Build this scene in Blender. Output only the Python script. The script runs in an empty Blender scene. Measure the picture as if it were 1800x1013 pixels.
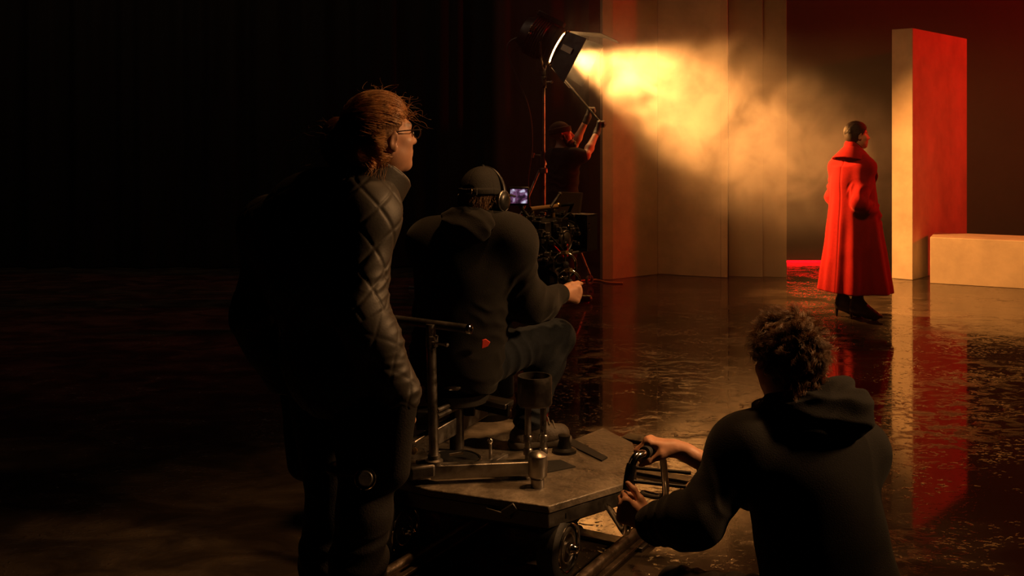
import bpy, bmesh, math, random
import numpy as np
from math import pi, sin, cos, radians
from mathutils import Vector, Matrix

random.seed(7)
rng = np.random.default_rng(11)
scene = bpy.context.scene
COL = scene.collection

# ------------------------------------------------------------------ camera, world, lights, exposure
EYE, F, HORIZON = 1.615, 1800.0, 236.0          # camera height, focal length and horizon row of the 1800 x 1013 frame
cam_data = bpy.data.cameras.new('camera')
cam_data.lens = 36.0
cam_data.sensor_width = 36.0
cam_data.shift_y = -(506.5 - HORIZON) / 1800.0
cam_data.clip_start = 0.05
cam = bpy.data.objects.new('camera', cam_data)
cam.location = (0, 0, EYE)
cam.rotation_euler = (pi / 2, 0, 0)
COL.objects.link(cam)
scene.camera = cam

world = bpy.data.worlds.new('world')
world.use_nodes = True
world.node_tree.nodes['Background'].inputs[0].default_value = (1.0, 0.62, 0.35, 1)
world.node_tree.nodes['Background'].inputs[1].default_value = 0.0
scene.world = world

scene.view_settings.view_transform = 'Standard'
scene.view_settings.look = 'None'
scene.view_settings.exposure = 0.0
scene.view_settings.gamma = 1.0
scene.view_settings.use_curve_mapping = False
scene.cycles.max_bounces = 6
scene.cycles.diffuse_bounces = 3
scene.cycles.glossy_bounces = 3
scene.cycles.volume_bounces = 1
scene.cycles.volume_step_rate = 0.4
scene.cycles.volume_max_steps = 256
scene.cycles.sample_clamp_indirect = 4.0
scene.cycles.caustics_reflective = False
scene.cycles.caustics_refractive = False


def aim(o, target):
    o.rotation_euler = (Vector(target) - Vector(o.location)).to_track_quat('-Z', 'Y').to_euler()


def light(name, kind, loc, target, power, color, **kw):
    d = bpy.data.lights.new(name, kind)
    d.energy = power
    d.color = color
    for k, v in kw.items():
        setattr(d, k, v)
    o = bpy.data.objects.new(name, d)
    o.location = loc
    aim(o, target)
    COL.objects.link(o)
    return o


WARM = (1.0, 0.42, 0.12)
# out-of-frame studio lamps: red spot far stage right, warm spot at camera right for the crew, small warm top lamp over the set
light('red_spot', 'SPOT', (15.0, 10.4, 5.0), (4.9, 11.45, 3.5), 4600, (1.0, 0.010, 0.005), spot_size=radians(50), spot_blend=0.85, shadow_soft_size=0.20)
light('crew_key', 'SPOT', (4.2, 3.4, 3.1), (0.40, 3.4, 1.15), 700, (1.0, 0.50, 0.19), spot_size=radians(33), spot_blend=0.7, shadow_soft_size=0.22)
light('top_lamp', 'SPOT', (1.5, 4.3, 5.6), (0.40, 3.95, 0.7), 650, (1.0, 0.46, 0.15), spot_size=radians(42), spot_blend=0.9, shadow_soft_size=0.2)


light('set_fill', 'SPOT', (1.6, 4.6, 5.5), (3.0, 9.0, 1.25), 330, (1.0, 0.45, 0.14), spot_size=radians(26), spot_blend=1.0, shadow_soft_size=0.35)
light('added_curtain_fill', 'AREA', (-3.8, 9.4, 5.9), (-3.8, 12.3, 2.6), 42, (1.0, 0.62, 0.38), shape='RECTANGLE', size=7.0, size_y=0.8)  # added soft light in place of ambient, lifts the curtain out of black


# ------------------------------------------------------------------ helpers: tags, materials, meshes
def V(px, py, d):
    """world point seen at frame position (px, py), d metres into the stage"""
    return np.array([(px - 900.0) / F * d, d, EYE - (py - HORIZON) / F * d])


def G(px, py, z=0.0):
    """world point seen at frame position (px, py) that lies at height z"""
    d = (EYE - z) * F / (py - HORIZON)
    return np.array([(px - 900.0) / F * d, d, z])


def tag(o, label=None, cat=None, group=None, kind=None):
    if label: o['label'] = label
    if cat: o['category'] = cat
    if group: o['group'] = group
    if kind: o['kind'] = kind
    return o


def thing(name, label, cat, loc, group=None):
    o = bpy.data.objects.new(name, None)
    o.empty_display_size = 0.1
    o.location = loc
    COL.objects.link(o)
    return tag(o, label, cat, group)


def origin(parent):
    p = np.zeros(3)
    while parent is not None:
        p = p + np.array(parent.location)
        parent = parent.parent
    return p


def link(name, me, m, parent=None, loc=None):
    o = bpy.data.objects.new(name, me)
    if m is not None:
        me.materials.append(m)
    if parent is not None:
        o.parent = parent
    if loc is not None:
        o.location = loc
    COL.objects.link(o)
    return o


def mesh_of(name, verts, faces, smooth=True):
    me = bpy.data.meshes.new(name)
    verts = np.asarray(verts, dtype=np.float32)
    if isinstance(faces, np.ndarray):
        n, k = faces.shape
        me.vertices.add(len(verts)); me.vertices.foreach_set('co', verts.ravel())
        me.loops.add(n * k); me.loops.foreach_set('vertex_index', faces.astype(np.int32).ravel())
        me.polygons.add(n); me.polygons.foreach_set('loop_start', np.arange(0, n * k, k, dtype=np.int32))
        me.polygons.foreach_set('loop_total', np.full(n, k, dtype=np.int32))
        me.update(calc_edges=True)
    else:
        me.from_pydata([tuple(map(float, v)) for v in verts], [], faces)
        me.update()
    me.polygons.foreach_set('use_smooth', np.full(len(me.polygons), smooth))
    return me


def nrm(v):
    v = np.asarray(v, float)
    return v / (np.linalg.norm(v) + 1e-12)


def perp(d):
    d = nrm(d)
    a = np.array([0, 0, 1.0]) if abs(d[2]) < 0.9 else np.array([1.0, 0, 0])
    u = nrm(np.cross(d, a))
    return u, np.cross(d, u)


def spline(pts, n=8):
    """Catmull-Rom through pts"""
    P = [np.asarray(p, float) for p in pts]
    P = [2 * P[0] - P[1]] + P + [2 * P[-1] - P[-2]]
    out = []
    for i in range(1, len(P) - 2):
        for k in range(n):
            t = k / n
            a, b, c, d = P[i - 1], P[i], P[i + 1], P[i + 2]
            out.append(0.5 * (2 * b + (c - a) * t + (2 * a - 5 * b + 4 * c - d) * t * t + (3 * b - a - 3 * c + d) * t ** 3))
    out.append(P[-2])
    return out


class MB:
    def __init__(self):
        self.v, self.f = [], []

    def add(self, v, f):
        b = len(self.v)
        self.v += [np.asarray(p, float) for p in v]
        self.f += [tuple(i + b for i in q) for q in f]
        return self

    def box(self, c, size, R=None):
        c = np.asarray(c, float); h = np.asarray(size, float) / 2
        R = np.eye(3) if R is None else np.asarray(R, float)      # rows are the box axes
        v = [c + sx * h[0] * R[0] + sy * h[1] * R[1] + sz * h[2] * R[2] for sx in (-1, 1) for sy in (-1, 1) for sz in (-1, 1)]
        return self.add(v, [(0, 1, 3, 2), (4, 6, 7, 5), (0, 4, 5, 1), (2, 3, 7, 6), (0, 2, 6, 4), (1, 5, 7, 3)])

    def bar(self, a, b, w, h, up=(0, 0, 1)):
        a, b = np.asarray(a, float), np.asarray(b, float)
        x = nrm(b - a); y = nrm(np.cross(up, x)); z = np.cross(x, y)
        return self.box((a + b) / 2, (np.linalg.norm(b - a), w, h), (x, y, z))

    def tube(self, pts, r, n=12, cap=True, closed=False):
        P = [np.asarray(p, float) for p in pts]
        m = len(P)
        rs = r if hasattr(r, '__len__') else [r] * m
        v, f = [], []
        u = None
        for i in range(m):
            if closed:
                t = P[(i + 1) % m] - P[i - 1]
            else:
                t = P[min(i + 1, m - 1)] - P[max(i - 1, 0)]
            t = nrm(t)
            if u is None:
                u, w = perp(t)
            u = nrm(u - t * np.dot(u, t)); w = np.cross(t, u)
            for k in range(n):
                a = 2 * pi * k / n
                v.append(P[i] + rs[i] * (cos(a) * u + sin(a) * w))
        for i in range(m if closed else m - 1):
            j = (i + 1) % m
            for k in range(n):
                l = (k + 1) % n
                f.append((i * n + k, i * n + l, j * n + l, j * n + k))
        if cap and not closed:
            f.append(tuple(range(n - 1, -1, -1)))
            f.append(tuple((m - 1) * n + k for k in range(n)))
        return self.add(v, f)

    def cyl(self, a, b, r, r2=None, n=20):
        return self.tube([a, b], [r, r if r2 is None else r2], n)

    def lathe(self, base, axis, prof, n=28):
        """prof: list of (distance along axis, radius)"""
        base = np.asarray(base, float); ax = nrm(axis)
        return self.tube_axis([base + ax * h for h, _ in prof], [max(r, 1e-4) for _, r in prof], ax, n)

    def tube_axis(self, P, rs, ax, n):
        u, w = perp(ax)
        v = [p + r * (cos(2 * pi * k / n) * u + sin(2 * pi * k / n) * w) for p, r in zip(P, rs) for k in range(n)]
        f = [(i * n + k, i * n + (k + 1) % n, (i + 1) * n + (k + 1) % n, (i + 1) * n + k) for i in range(len(P) - 1) for k in range(n)]
        f += [tuple(range(n - 1, -1, -1)), tuple((len(P) - 1) * n + k for k in range(n))]
        return self.add(v, f)

    def torus(self, c, axis, R, r, n=40, m=10, a0=0.0, a1=2 * pi):
        u, w = perp(axis)
        full = abs(a1 - a0 - 2 * pi) < 1e-6
        c = np.asarray(c, float)
        k = n if full else n + 1
        P = [c + R * (cos(a0 + (a1 - a0) * i / n) * u + sin(a0 + (a1 - a0) * i / n) * w) for i in range(k)]
        return self.tube(P, r, m, closed=full)

    def ball(self, c, r, n=14):
        c = np.asarray(c, float)
        r = np.asarray(r, float) * np.ones(3)
        v, f = [c + (0, 0, r[2])], []
        rows = n // 2
        for i in range(1, rows):
            a = pi * i / rows
            for k in range(n):
                b = 2 * pi * k / n
                v.append(c + r * (sin(a) * cos(b), sin(a) * sin(b), cos(a)))
        v.append(c - (0, 0, r[2]))
        for k in range(n):
            f.append((0, 1 + k, 1 + (k + 1) % n))
            for i in range(rows - 2):
                f.append((1 + i * n + k, 1 + (i + 1) * n + k, 1 + (i + 1) * n + (k + 1) % n, 1 + i * n + (k + 1) % n))
            q = 1 + (rows - 2) * n
            f.append((q + k, len(v) - 1, q + (k + 1) % n))
        return self.add(v, f)

    def prism(self, poly, z0, z1):
        """vertical prism over an anticlockwise polygon of (x, y)"""
        n = len(poly)
        v = [(x, y, z0) for x, y in [p[:2] for p in poly]] + [(x, y, z1) for x, y in [p[:2] for p in poly]]
        f = [tuple(range(n - 1, -1, -1)), tuple(range(n, 2 * n))] + [(i, (i + 1) % n, n + (i + 1) % n, n + i) for i in range(n)]
        return self.add(v, f)

    def plate(self, poly, normal, t):
        """flat plate: 3-D polygon thickened by t along normal"""
        n = len(poly); nn = nrm(normal) * t
        P = [np.asarray(p, float) for p in poly]
        f = [tuple(range(n - 1, -1, -1)), tuple(range(n, 2 * n))] + [(i, (i + 1) % n, n + (i + 1) % n, n + i) for i in range(n)]
        return self.add([p - nn / 2 for p in P] + [p + nn / 2 for p in P], f)

    def build(self, name, m, parent=None, bevel=0.0, smooth=True, seg=2):
        o0 = origin(parent)
        if parent is None:
            vv = np.array(self.v); o0 = np.array([vv[:, 0].mean(), vv[:, 1].mean(), vv[:, 2].min()])
        me = mesh_of(name, [p - o0 for p in self.v], self.f, smooth)
        bm = bmesh.new(); bm.from_mesh(me)
        bmesh.ops.recalc_face_normals(bm, faces=bm.faces)
        bm.to_mesh(me); bm.free()
        o = link(name, me, m, parent, o0 if parent is None else None)
        if bevel:
            b = o.modifiers.new('bevel', 'BEVEL'); b.width = bevel; b.segments = seg; b.limit_method = 'ANGLE'; b.angle_limit = radians(40)
            b.harden_normals = False
        if smooth:
            me.set_sharp_from_angle(angle=radians(38))
        return o


def mat(name, col, rough=0.5, metal=0.0, var=0.25, scale=6.0, bump=0.0, bscale=60.0, rvar=0.0, spec=0.5, sheen=0.0, coat=0.0, stretch=(1, 1, 1), detail=6.0, attr=False):
    m = bpy.data.materials.new(name)
    m.use_nodes = True
    nt = m.node_tree; N = nt.nodes; L = nt.links
    b = N['Principled BSDF']
    b.inputs['Roughness'].default_value = rough
    b.inputs['Metallic'].default_value = metal
    b.inputs['Specular IOR Level'].default_value = spec
    if sheen:
        b.inputs['Sheen Weight'].default_value = sheen
        b.inputs['Sheen Roughness'].default_value = 0.5
    if coat:
        b.inputs['Coat Weight'].default_value = coat
    tc = N.new('ShaderNodeTexCoord')
    mp = N.new('ShaderNodeMapping'); mp.inputs['Scale'].default_value = stretch
    L.new(tc.outputs['Object'], mp.inputs[0])
    nz = N.new('ShaderNodeTexNoise'); nz.inputs['Scale'].default_value = scale; nz.inputs['Detail'].default_value = detail
    nz.inputs['Roughness'].default_value = 0.6
    L.new(mp.outputs[0], nz.inputs[0])
    mx = N.new('ShaderNodeMix'); mx.data_type = 'RGBA'
    c = np.array(col[:3])
    mx.inputs[6].default_value = (*(c * (1 - var)), 1)
    mx.inputs[7].default_value = (*np.minimum(c * (1 + var), 1), 1)
    rp = N.new('ShaderNodeMapRange'); rp.inputs[1].default_value = 0.3; rp.inputs[2].default_value = 0.7
    L.new(nz.outputs[0], rp.inputs[0]); L.new(rp.outputs[0], mx.inputs[0])
    out = mx.outputs[2]
    if attr:
        at = N.new('ShaderNodeAttribute'); at.attribute_name = 'tint'
        mu = N.new('ShaderNodeMix'); mu.data_type = 'RGBA'; mu.blend_type = 'MULTIPLY'; mu.inputs[0].default_value = 1.0
        L.new(out, mu.inputs[6]); L.new(at.outputs[0], mu.inputs[7]); out = mu.outputs[2]
    L.new(out, b.inputs['Base Color'])
    if rvar:
        rr = N.new('ShaderNodeMapRange'); rr.inputs[1].default_value = 0.3; rr.inputs[2].default_value = 0.7
        rr.inputs[3].default_value = max(rough - rvar, 0.03); rr.inputs[4].default_value = min(rough + rvar, 1)
        L.new(nz.outputs[0], rr.inputs[0]); L.new(rr.outputs[0], b.inputs['Roughness'])
    if bump:
        n2 = N.new('ShaderNodeTexNoise'); n2.inputs['Scale'].default_value = bscale; n2.inputs['Detail'].default_value = 4
        L.new(mp.outputs[0], n2.inputs[0])
        bp = N.new('ShaderNodeBump'); bp.inputs['Strength'].default_value = bump; bp.inputs['Distance'].default_value = 0.01
        L.new(n2.outputs[0], bp.inputs['Height']); L.new(bp.outputs[0], b.inputs['Normal'])
    return m


def glow(name, col, strength):
    m = bpy.data.materials.new(name); m.use_nodes = True
    b = m.node_tree.nodes['Principled BSDF']
    b.inputs['Base Color'].default_value = (*col, 1)
    b.inputs['Emission Color'].default_value = (*col, 1)
    b.inputs['Emission Strength'].default_value = strength
    return m


M = dict(
    drape=mat('black_drape', (0.007, 0.006, 0.005), 0.9, var=0.3, scale=1.2, stretch=(6, 1, 0.3), spec=0.1),
    backdrop=mat('dark_backdrop', (0.032, 0.027, 0.024), 0.85, var=0.3, scale=0.8, spec=0.2),
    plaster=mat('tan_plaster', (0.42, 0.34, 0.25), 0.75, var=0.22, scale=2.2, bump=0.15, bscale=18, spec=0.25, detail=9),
    plaster_wall=mat('shadow_tan_plaster', (0.21, 0.160, 0.108), 0.75, var=0.24, scale=2.0, bump=0.15, bscale=18, spec=0.2, detail=9),  # darker copy of the tan plaster, the walls' dimness put into its colour
    plaster_dark=mat('brown_plaster', (0.13, 0.10, 0.07), 0.75, var=0.15, scale=2.0, bump=0.15, bscale=18, spec=0.25, detail=9),
    black_metal=mat('black_metal', (0.018, 0.017, 0.016), 0.42, 0.6, var=0.3, rvar=0.12, scale=14, bump=0.05),
    black_plastic=mat('black_plastic', (0.014, 0.013, 0.013), 0.38, 0.0, var=0.25, rvar=0.1, scale=30),
    steel=mat('worn_steel', (0.36, 0.34, 0.32), 0.36, 1.0, var=0.25, rvar=0.14, scale=16, bump=0.06, bscale=90),
    dark_steel=mat('dark_steel', (0.12, 0.11, 0.10), 0.42, 0.9, var=0.3, rvar=0.14, scale=14, bump=0.08),
    chrome=mat('chrome', (0.75, 0.72, 0.68), 0.12, 1.0, var=0.1, rvar=0.05, scale=20),
    rubber=mat('black_rubber', (0.012, 0.012, 0.012), 0.65, var=0.2, scale=20, bump=0.1),
    deck=mat('scuffed_deck', (0.15, 0.125, 0.095), 0.42, 0.1, var=0.75, rvar=0.18, scale=5, bump=0.6, bscale=38, detail=12),
    rail=mat('rail_steel', (0.22, 0.17, 0.13), 0.34, 0.9, var=0.35, rvar=0.14, scale=9, bump=0.15),
    brass=mat('brass', (0.55, 0.40, 0.20), 0.3, 1.0, var=0.15, scale=20),
    cable=mat('black_cable', (0.012, 0.011, 0.010), 0.45, var=0.1),
    orange_cable=mat('orange_cable', (0.30, 0.09, 0.02), 0.5, var=0.1),
    red_plastic=mat('red_plastic', (0.65, 0.03, 0.015), 0.4, var=0.1),
    red_cloth=mat('red_cloth', (0.70, 0.05, 0.025), 0.7, var=0.1, scale=60),
    skin=mat('skin', (0.56, 0.29, 0.18), 0.5, var=0.07, scale=30, bump=0.05, bscale=300, attr=True),
    hair_brown=mat('brown_hair', (0.21, 0.108, 0.046), 0.36, var=0.4, scale=40),
    hair_auburn=mat('auburn_hair', (0.56, 0.28, 0.11), 0.36, var=0.4, scale=40),
    hair_under=mat('brown_hair_under', (0.05, 0.024, 0.010), 0.7, var=0.4, scale=60, bump=0.4, bscale=160, spec=.2),
    hair_under_auburn=mat('auburn_hair_under', (0.17, 0.075, 0.026), 0.6, var=0.4, scale=60, bump=0.4, bscale=160, spec=.25),
    hair_black=mat('dark_hair', (0.022, 0.011, 0.006), 0.42, var=0.4, scale=60, bump=0.3, bscale=180),
    jacket=mat('quilted_nylon', (0.036, 0.031, 0.026), 0.56, var=0.12, scale=30, bump=0.05, bscale=160, spec=0.5),
    hoodie=mat('black_hoodie', (0.0085, 0.0078, 0.0072), 0.85, var=0.12, scale=50, bump=0.25, bscale=300, spec=0.15, sheen=0.06),
    hoodie_grey=mat('charcoal_hoodie', (0.012, 0.011, 0.010), 0.85, var=0.12, scale=50, bump=0.25, bscale=300, spec=0.15, sheen=0.08),
    tee=mat('black_shirt', (0.014, 0.013, 0.012), 0.85, var=0.1, scale=50, spec=0.15),
    denim=mat('dark_denim', (0.010, 0.014, 0.020), 0.8, var=0.25, scale=60, bump=0.3, bscale=350, spec=0.2, sheen=0.05),
    trousers=mat('black_trousers', (0.018, 0.016, 0.015), 0.75, var=0.15, scale=50, bump=0.2, bscale=200, spec=0.2),
    shoe=mat('grey_shoe', (0.075, 0.062, 0.050), 0.6, var=0.3, scale=30, bump=0.2, bscale=120),
    sole=mat('shoe_sole', (0.11, 0.095, 0.075), 0.65, var=0.25, scale=30),
    boot=mat('black_leather', (0.015, 0.011, 0.009), 0.28, var=0.2, scale=20, spec=0.5),
    cap=mat('black_cap', (0.022, 0.021, 0.020), 0.8, var=0.1, scale=60, bump=0.25, bscale=260, spec=0.2),
    knit=mat('knit_beanie', (0.045, 0.034, 0.026), 0.9, var=0.15, scale=60, bump=0.5, bscale=180, spec=0.1),
    glove=mat('black_glove', (0.020, 0.018, 0.016), 0.6, var=0.2, scale=60, bump=0.2, bscale=180),
    coat=mat('red_wool', (0.30, 0.0075, 0.0075), 0.85, var=0.10, scale=40, bump=0.12, bscale=260, spec=0.06, sheen=0.03),
    eye_white=mat('eye_white', (0.7, 0.66, 0.6), 0.2, var=0.03),
    iris=mat('iris', (0.05, 0.03, 0.015), 0.15, var=0.1),
    leather=mat('leather_strap', (0.022, 0.016, 0.012), 0.5, var=0.2, scale=30, bump=0.2),
    lens_glass=mat('lens_glass', (0.006, 0.007, 0.012), 0.06, var=0.1, coat=0.5),
    seat_pad=mat('black_seat_pad', (0.016, 0.015, 0.014), 0.6, var=0.2, bump=0.2),
)
# ------------------------------------------------------------------ implicit surfaces: one continuous skin per body or garment
def basis(f, u):
    """rows: side (right), forward, up"""
    f = nrm(f); s = nrm(np.cross(f, u)); u = np.cross(s, f)
    return np.array([s, f, u])


class SDF:
    def __init__(self):
        self.p = []          # (fn, lo, hi, k, op)

    def _add(self, fn, lo, hi, k, op='add'):
        self.p.append((fn, np.asarray(lo, float) - k - .03, np.asarray(hi, float) + k + .03, k, op)); return self

    def cap(self, a, b, ra, rb=None, k=0.02, flat=None, op='add'):
        a, b = np.asarray(a, float), np.asarray(b, float)
        rb = ra if rb is None else rb
        ab = b - a; L2 = max(float(ab @ ab), 1e-9)
        fd, fs = (nrm(flat[0]), flat[1]) if flat is not None else (None, 1)

        def fn(P):
            t = np.clip(((P - a) @ ab) / L2, 0, 1)
            q = P - a - t[:, None] * ab
            if fd is not None:
                c = q @ fd
                d = np.sqrt(np.maximum((q * q).sum(1) + (fs * fs - 1) * c * c, 0))
            else:
                d = np.sqrt((q * q).sum(1))
            return d - (ra + (rb - ra) * t)
        r = max(ra, rb)
        return self._add(fn, np.minimum(a, b) - r, np.maximum(a, b) + r, k, op)

    def ell(self, c, r, R=None, k=0.02, op='add'):
        c = np.asarray(c, float); r = np.asarray(r, float) * np.ones(3)
        R = np.eye(3) if R is None else R

        def fn(P):
            q = (P - c) @ R.T
            k0 = np.sqrt(((q / r) ** 2).sum(1)); k1 = np.sqrt(((q / (r * r)) ** 2).sum(1)) + 1e-9
            return k0 * (k0 - 1) / k1
        m = r.max()
        return self._add(fn, c - m, c + m, k, op)

    def rbox(self, c, half, R=None, rad=0.01, k=0.01, op='add'):
        c = np.asarray(c, float); h = np.asarray(half, float) - rad
        R = np.eye(3) if R is None else R

        def fn(P):
            q = np.abs((P - c) @ R.T) - h
            return np.sqrt((np.maximum(q, 0) ** 2).sum(1)) + np.minimum(q.max(1), 0) - rad
        m = np.linalg.norm(half)
        return self._add(fn, c - m, c + m, k, op)

    def fn(self, fn, lo, hi, k=0.02, op='add'):
        return self._add(fn, lo, hi, k, op)

    def cut(self, point, normal, k=0.0):
        point = np.asarray(point, float); n = nrm(normal)
        return self._add(lambda P: (P - point) @ n, np.full(3, -1e3), np.full(3, 1e3), k, 'max')

    def value(self, P, lo=None, hi=None):
        d = np.full(len(P), 1e3)
        for fn, a, b, k, op in self.p:
            if lo is not None and (np.any(a > hi) or np.any(b < lo)):
                continue
            e = fn(P)
            if op == 'add':
                d2 = np.minimum(d, e)
                if k > 0:
                    h = np.maximum(k - np.abs(d - e), 0) / k
                    d2 = d2 - h * h * k * 0.25
            else:
                if op == 'sub':
                    e = -e
                d2 = np.maximum(d, e)
                if k > 0:
                    h = np.maximum(k - np.abs(d - e), 0) / k
                    d2 = d2 + h * h * k * 0.25
            d = d2
        return d

    def mesh(self, h=0.005, n=14):
        adds = [p for p in self.p if p[4] == 'add']
        lo = np.min([p[1] for p in adds], 0) - 2 * h; hi = np.max([p[2] for p in adds], 0) + 2 * h
        bs = n * h
        nb = np.ceil((hi - lo) / bs).astype(int) + 1
        I = np.stack(np.meshgrid(*[np.arange(k) for k in nb], indexing='ij'), -1).reshape(-1, 3)
        cen = lo + (I + 0.5) * bs
        dc = self.value(cen)
        I = I[np.abs(dc) < 0.9 * bs + 0.03]
        g = np.stack(np.meshgrid(*[np.arange(n + 1)] * 3, indexing='ij'), -1).reshape(-1, 3)
        keys, verts, quads = [], [], []
        DIM = (nb * n + 4).astype(np.int64)
        key = lambda a: (a[:, 0] * DIM[1] + a[:, 1]) * DIM[2] + a[:, 2]
        cor = [(i, j, k) for i in (0, 1) for j in (0, 1) for k in (0, 1)]
        for ib in I:
            base = ib * n
            blo = lo + base * h
            P = blo + g * h
            D = self.value(P, blo - h, blo + bs + h).reshape(n + 1, n + 1, n + 1)
            ng = D < 0
            if ng.all() or not ng.any():
                continue
            acc = np.zeros((n, n, n, 3)); cnt = np.zeros((n, n, n))
            for ax in range(3):
                o = [0, 1, 2]; o.remove(ax)
                s0 = [slice(None)] * 3; s1 = [slice(None)] * 3
                s0[ax] = slice(0, n); s1[ax] = slice(1, n + 1)
                A, B = D[tuple(s0)], D[tuple(s1)]
                X = (A < 0) != (B < 0)
                if not X.any():
                    continue
                t = np.where(X, A / np.where(X, A - B, 1), 0)
                for u in (0, 1):
                    for w in (0, 1):
                        s = [slice(None)] * 3
                        s[o[0]] = slice(u, n + u); s[o[1]] = slice(w, n + w); s[ax] = slice(0, n)
                        x = X[tuple(s)]; tt = t[tuple(s)]
                        cnt += x
                        acc[..., ax] += x * tt; acc[..., o[0]] += x * u; acc[..., o[1]] += x * w
                # quads for the edges this block owns
                s = [slice(0, n)] * 3
                e = np.argwhere(X[tuple(s)]).astype(np.int64) + base
                if len(e):
                    sg = A[tuple(s)][X[tuple(s)]] < 0
                    c = []
                    for du, dw in ((-1, -1), (0, -1), (0, 0), (-1, 0)):
                        q = e.copy(); q[:, o[0]] += du; q[:, o[1]] += dw
                        c.append(key(q + 1))
                    Q = np.stack(c, 1)
                    flip = sg if ax != 1 else ~sg
                    Q[~flip] = Q[~flip][:, ::-1]
                    quads.append(Q)
            act = np.argwhere(cnt > 0)
            cc = cnt[tuple(act.T)]
            verts.append(blo + (act + acc[tuple(act.T)] / cc[:, None]) * h)
            keys.append(key(act.astype(np.int64) + base + 1))
        K = np.concatenate(keys); Vt = np.concatenate(verts); Q = np.concatenate(quads)
        od = np.argsort(K); Ks = K[od]
        ix = np.searchsorted(Ks, Q); ix = np.clip(ix, 0, len(Ks) - 1)
        ok = (Ks[ix] == Q).all(1)
        return Vt, od[ix[ok]]


def vnormals(v, q):
    a, b, c, d = (v[q[:, i]] for i in range(4))
    fn = np.cross(c - a, d - b)
    n = np.zeros_like(v)
    for i in range(4):
        np.add.at(n, q[:, i], fn)
    return n / (np.linalg.norm(n, axis=1)[:, None] + 1e-12)


def relax(v, q, it=1, lam=0.5):
    for _ in range(it):
        s = np.zeros_like(v); c = np.zeros(len(v))
        for i in range(4):
            j = (i + 1) % 4
            np.add.at(s, q[:, i], v[q[:, j]]); np.add.at(c, q[:, i], 1)
            np.add.at(s, q[:, j], v[q[:, i]]); np.add.at(c, q[:, j], 1)
        v = v + lam * (s / np.maximum(c, 1)[:, None] - v)
    return v


_dirs = nrm(np.array([1.0, 0, 0]))
_rd = rng.normal(size=(48, 3)); _rd /= np.linalg.norm(_rd, axis=1)[:, None]
_ph = rng.uniform(0, 2 * pi, 48)


def wave_noise(P, freq, seed=0, n=7):
    """smooth pseudo-noise in about -1..1: warped sum of sines"""
    W = P + 0.25 / freq * np.stack([np.sin(P @ _rd[(seed + i) % 48] * freq * 2.1 + _ph[(seed + i + 5) % 48]) for i in (0, 1, 2)], 1)
    s = 0
    for i in range(n):
        j = (seed * 5 + i * 3 + 1) % 48
        s = s + np.sin(W @ _rd[j] * freq * (0.7 + 0.17 * i) * 2.0 + _ph[(j + seed) % 48])
    return s / (n ** 0.5 * 1.3)


def folds(P, axis, freq, seed=0):
    """ridged creases across 'axis' (a limb direction)"""
    a = nrm(axis)
    x = P @ a * freq + 1.1 * wave_noise(P, 9.0, seed) + 0.6 * wave_noise(P, 22.0, seed + 3)
    return 1.2 - 2 * np.sqrt(np.sin(x) ** 2 + .06)


def seg_weight(P, a, b, width):
    a, b = np.asarray(a), np.asarray(b)
    ab = b - a; t = np.clip(((P - a) @ ab) / (ab @ ab), 0, 1)
    d = np.linalg.norm(P - a - t[:, None] * ab, axis=1)
    return np.clip(1 - d / width, 0, 1), t


def build_sdf(S, name, m, parent, h=0.005, disp=None, smooth=1, tint=None):
    v, q = S.mesh(h)
    if smooth:
        v = relax(v, q, smooth)
    if disp is not None:
        n = vnormals(v, q)
        v = v + n * disp(v, n)[:, None]
    me = mesh_of(name, v - origin(parent), q)
    if tint is not None:
        c = np.ones((len(v), 4), np.float32); c[:, :3] = tint(v)
        at = me.color_attributes.new('tint', 'FLOAT_COLOR', 'POINT')
        at.data.foreach_set('color', c.ravel())
    o = link(name, me, m, parent)
    return o


def hair(name, m, parent, strands, r0, r1=0.25):
    """strands: list of (n,3) arrays -> one curves object"""
    c = bpy.data.hair_curves.new(name)
    c.add_curves([len(s) for s in strands])
    P = np.concatenate(strands) - origin(parent)
    c.attributes['position'].data.foreach_set('vector', P.astype(np.float32).ravel())
    ra = c.attributes.get('radius') or c.attributes.new('radius', 'FLOAT', 'POINT')
    R = np.concatenate([np.linspace(r0, r0 * r1, len(s)) for s in strands])
    ra.data.foreach_set('value', R.astype(np.float32))
    c.materials.append(m)
    o = bpy.data.objects.new(name, c)
    o.parent = parent
    COL.objects.link(o)
    o['kind'] = 'stuff'
    return o


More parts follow.
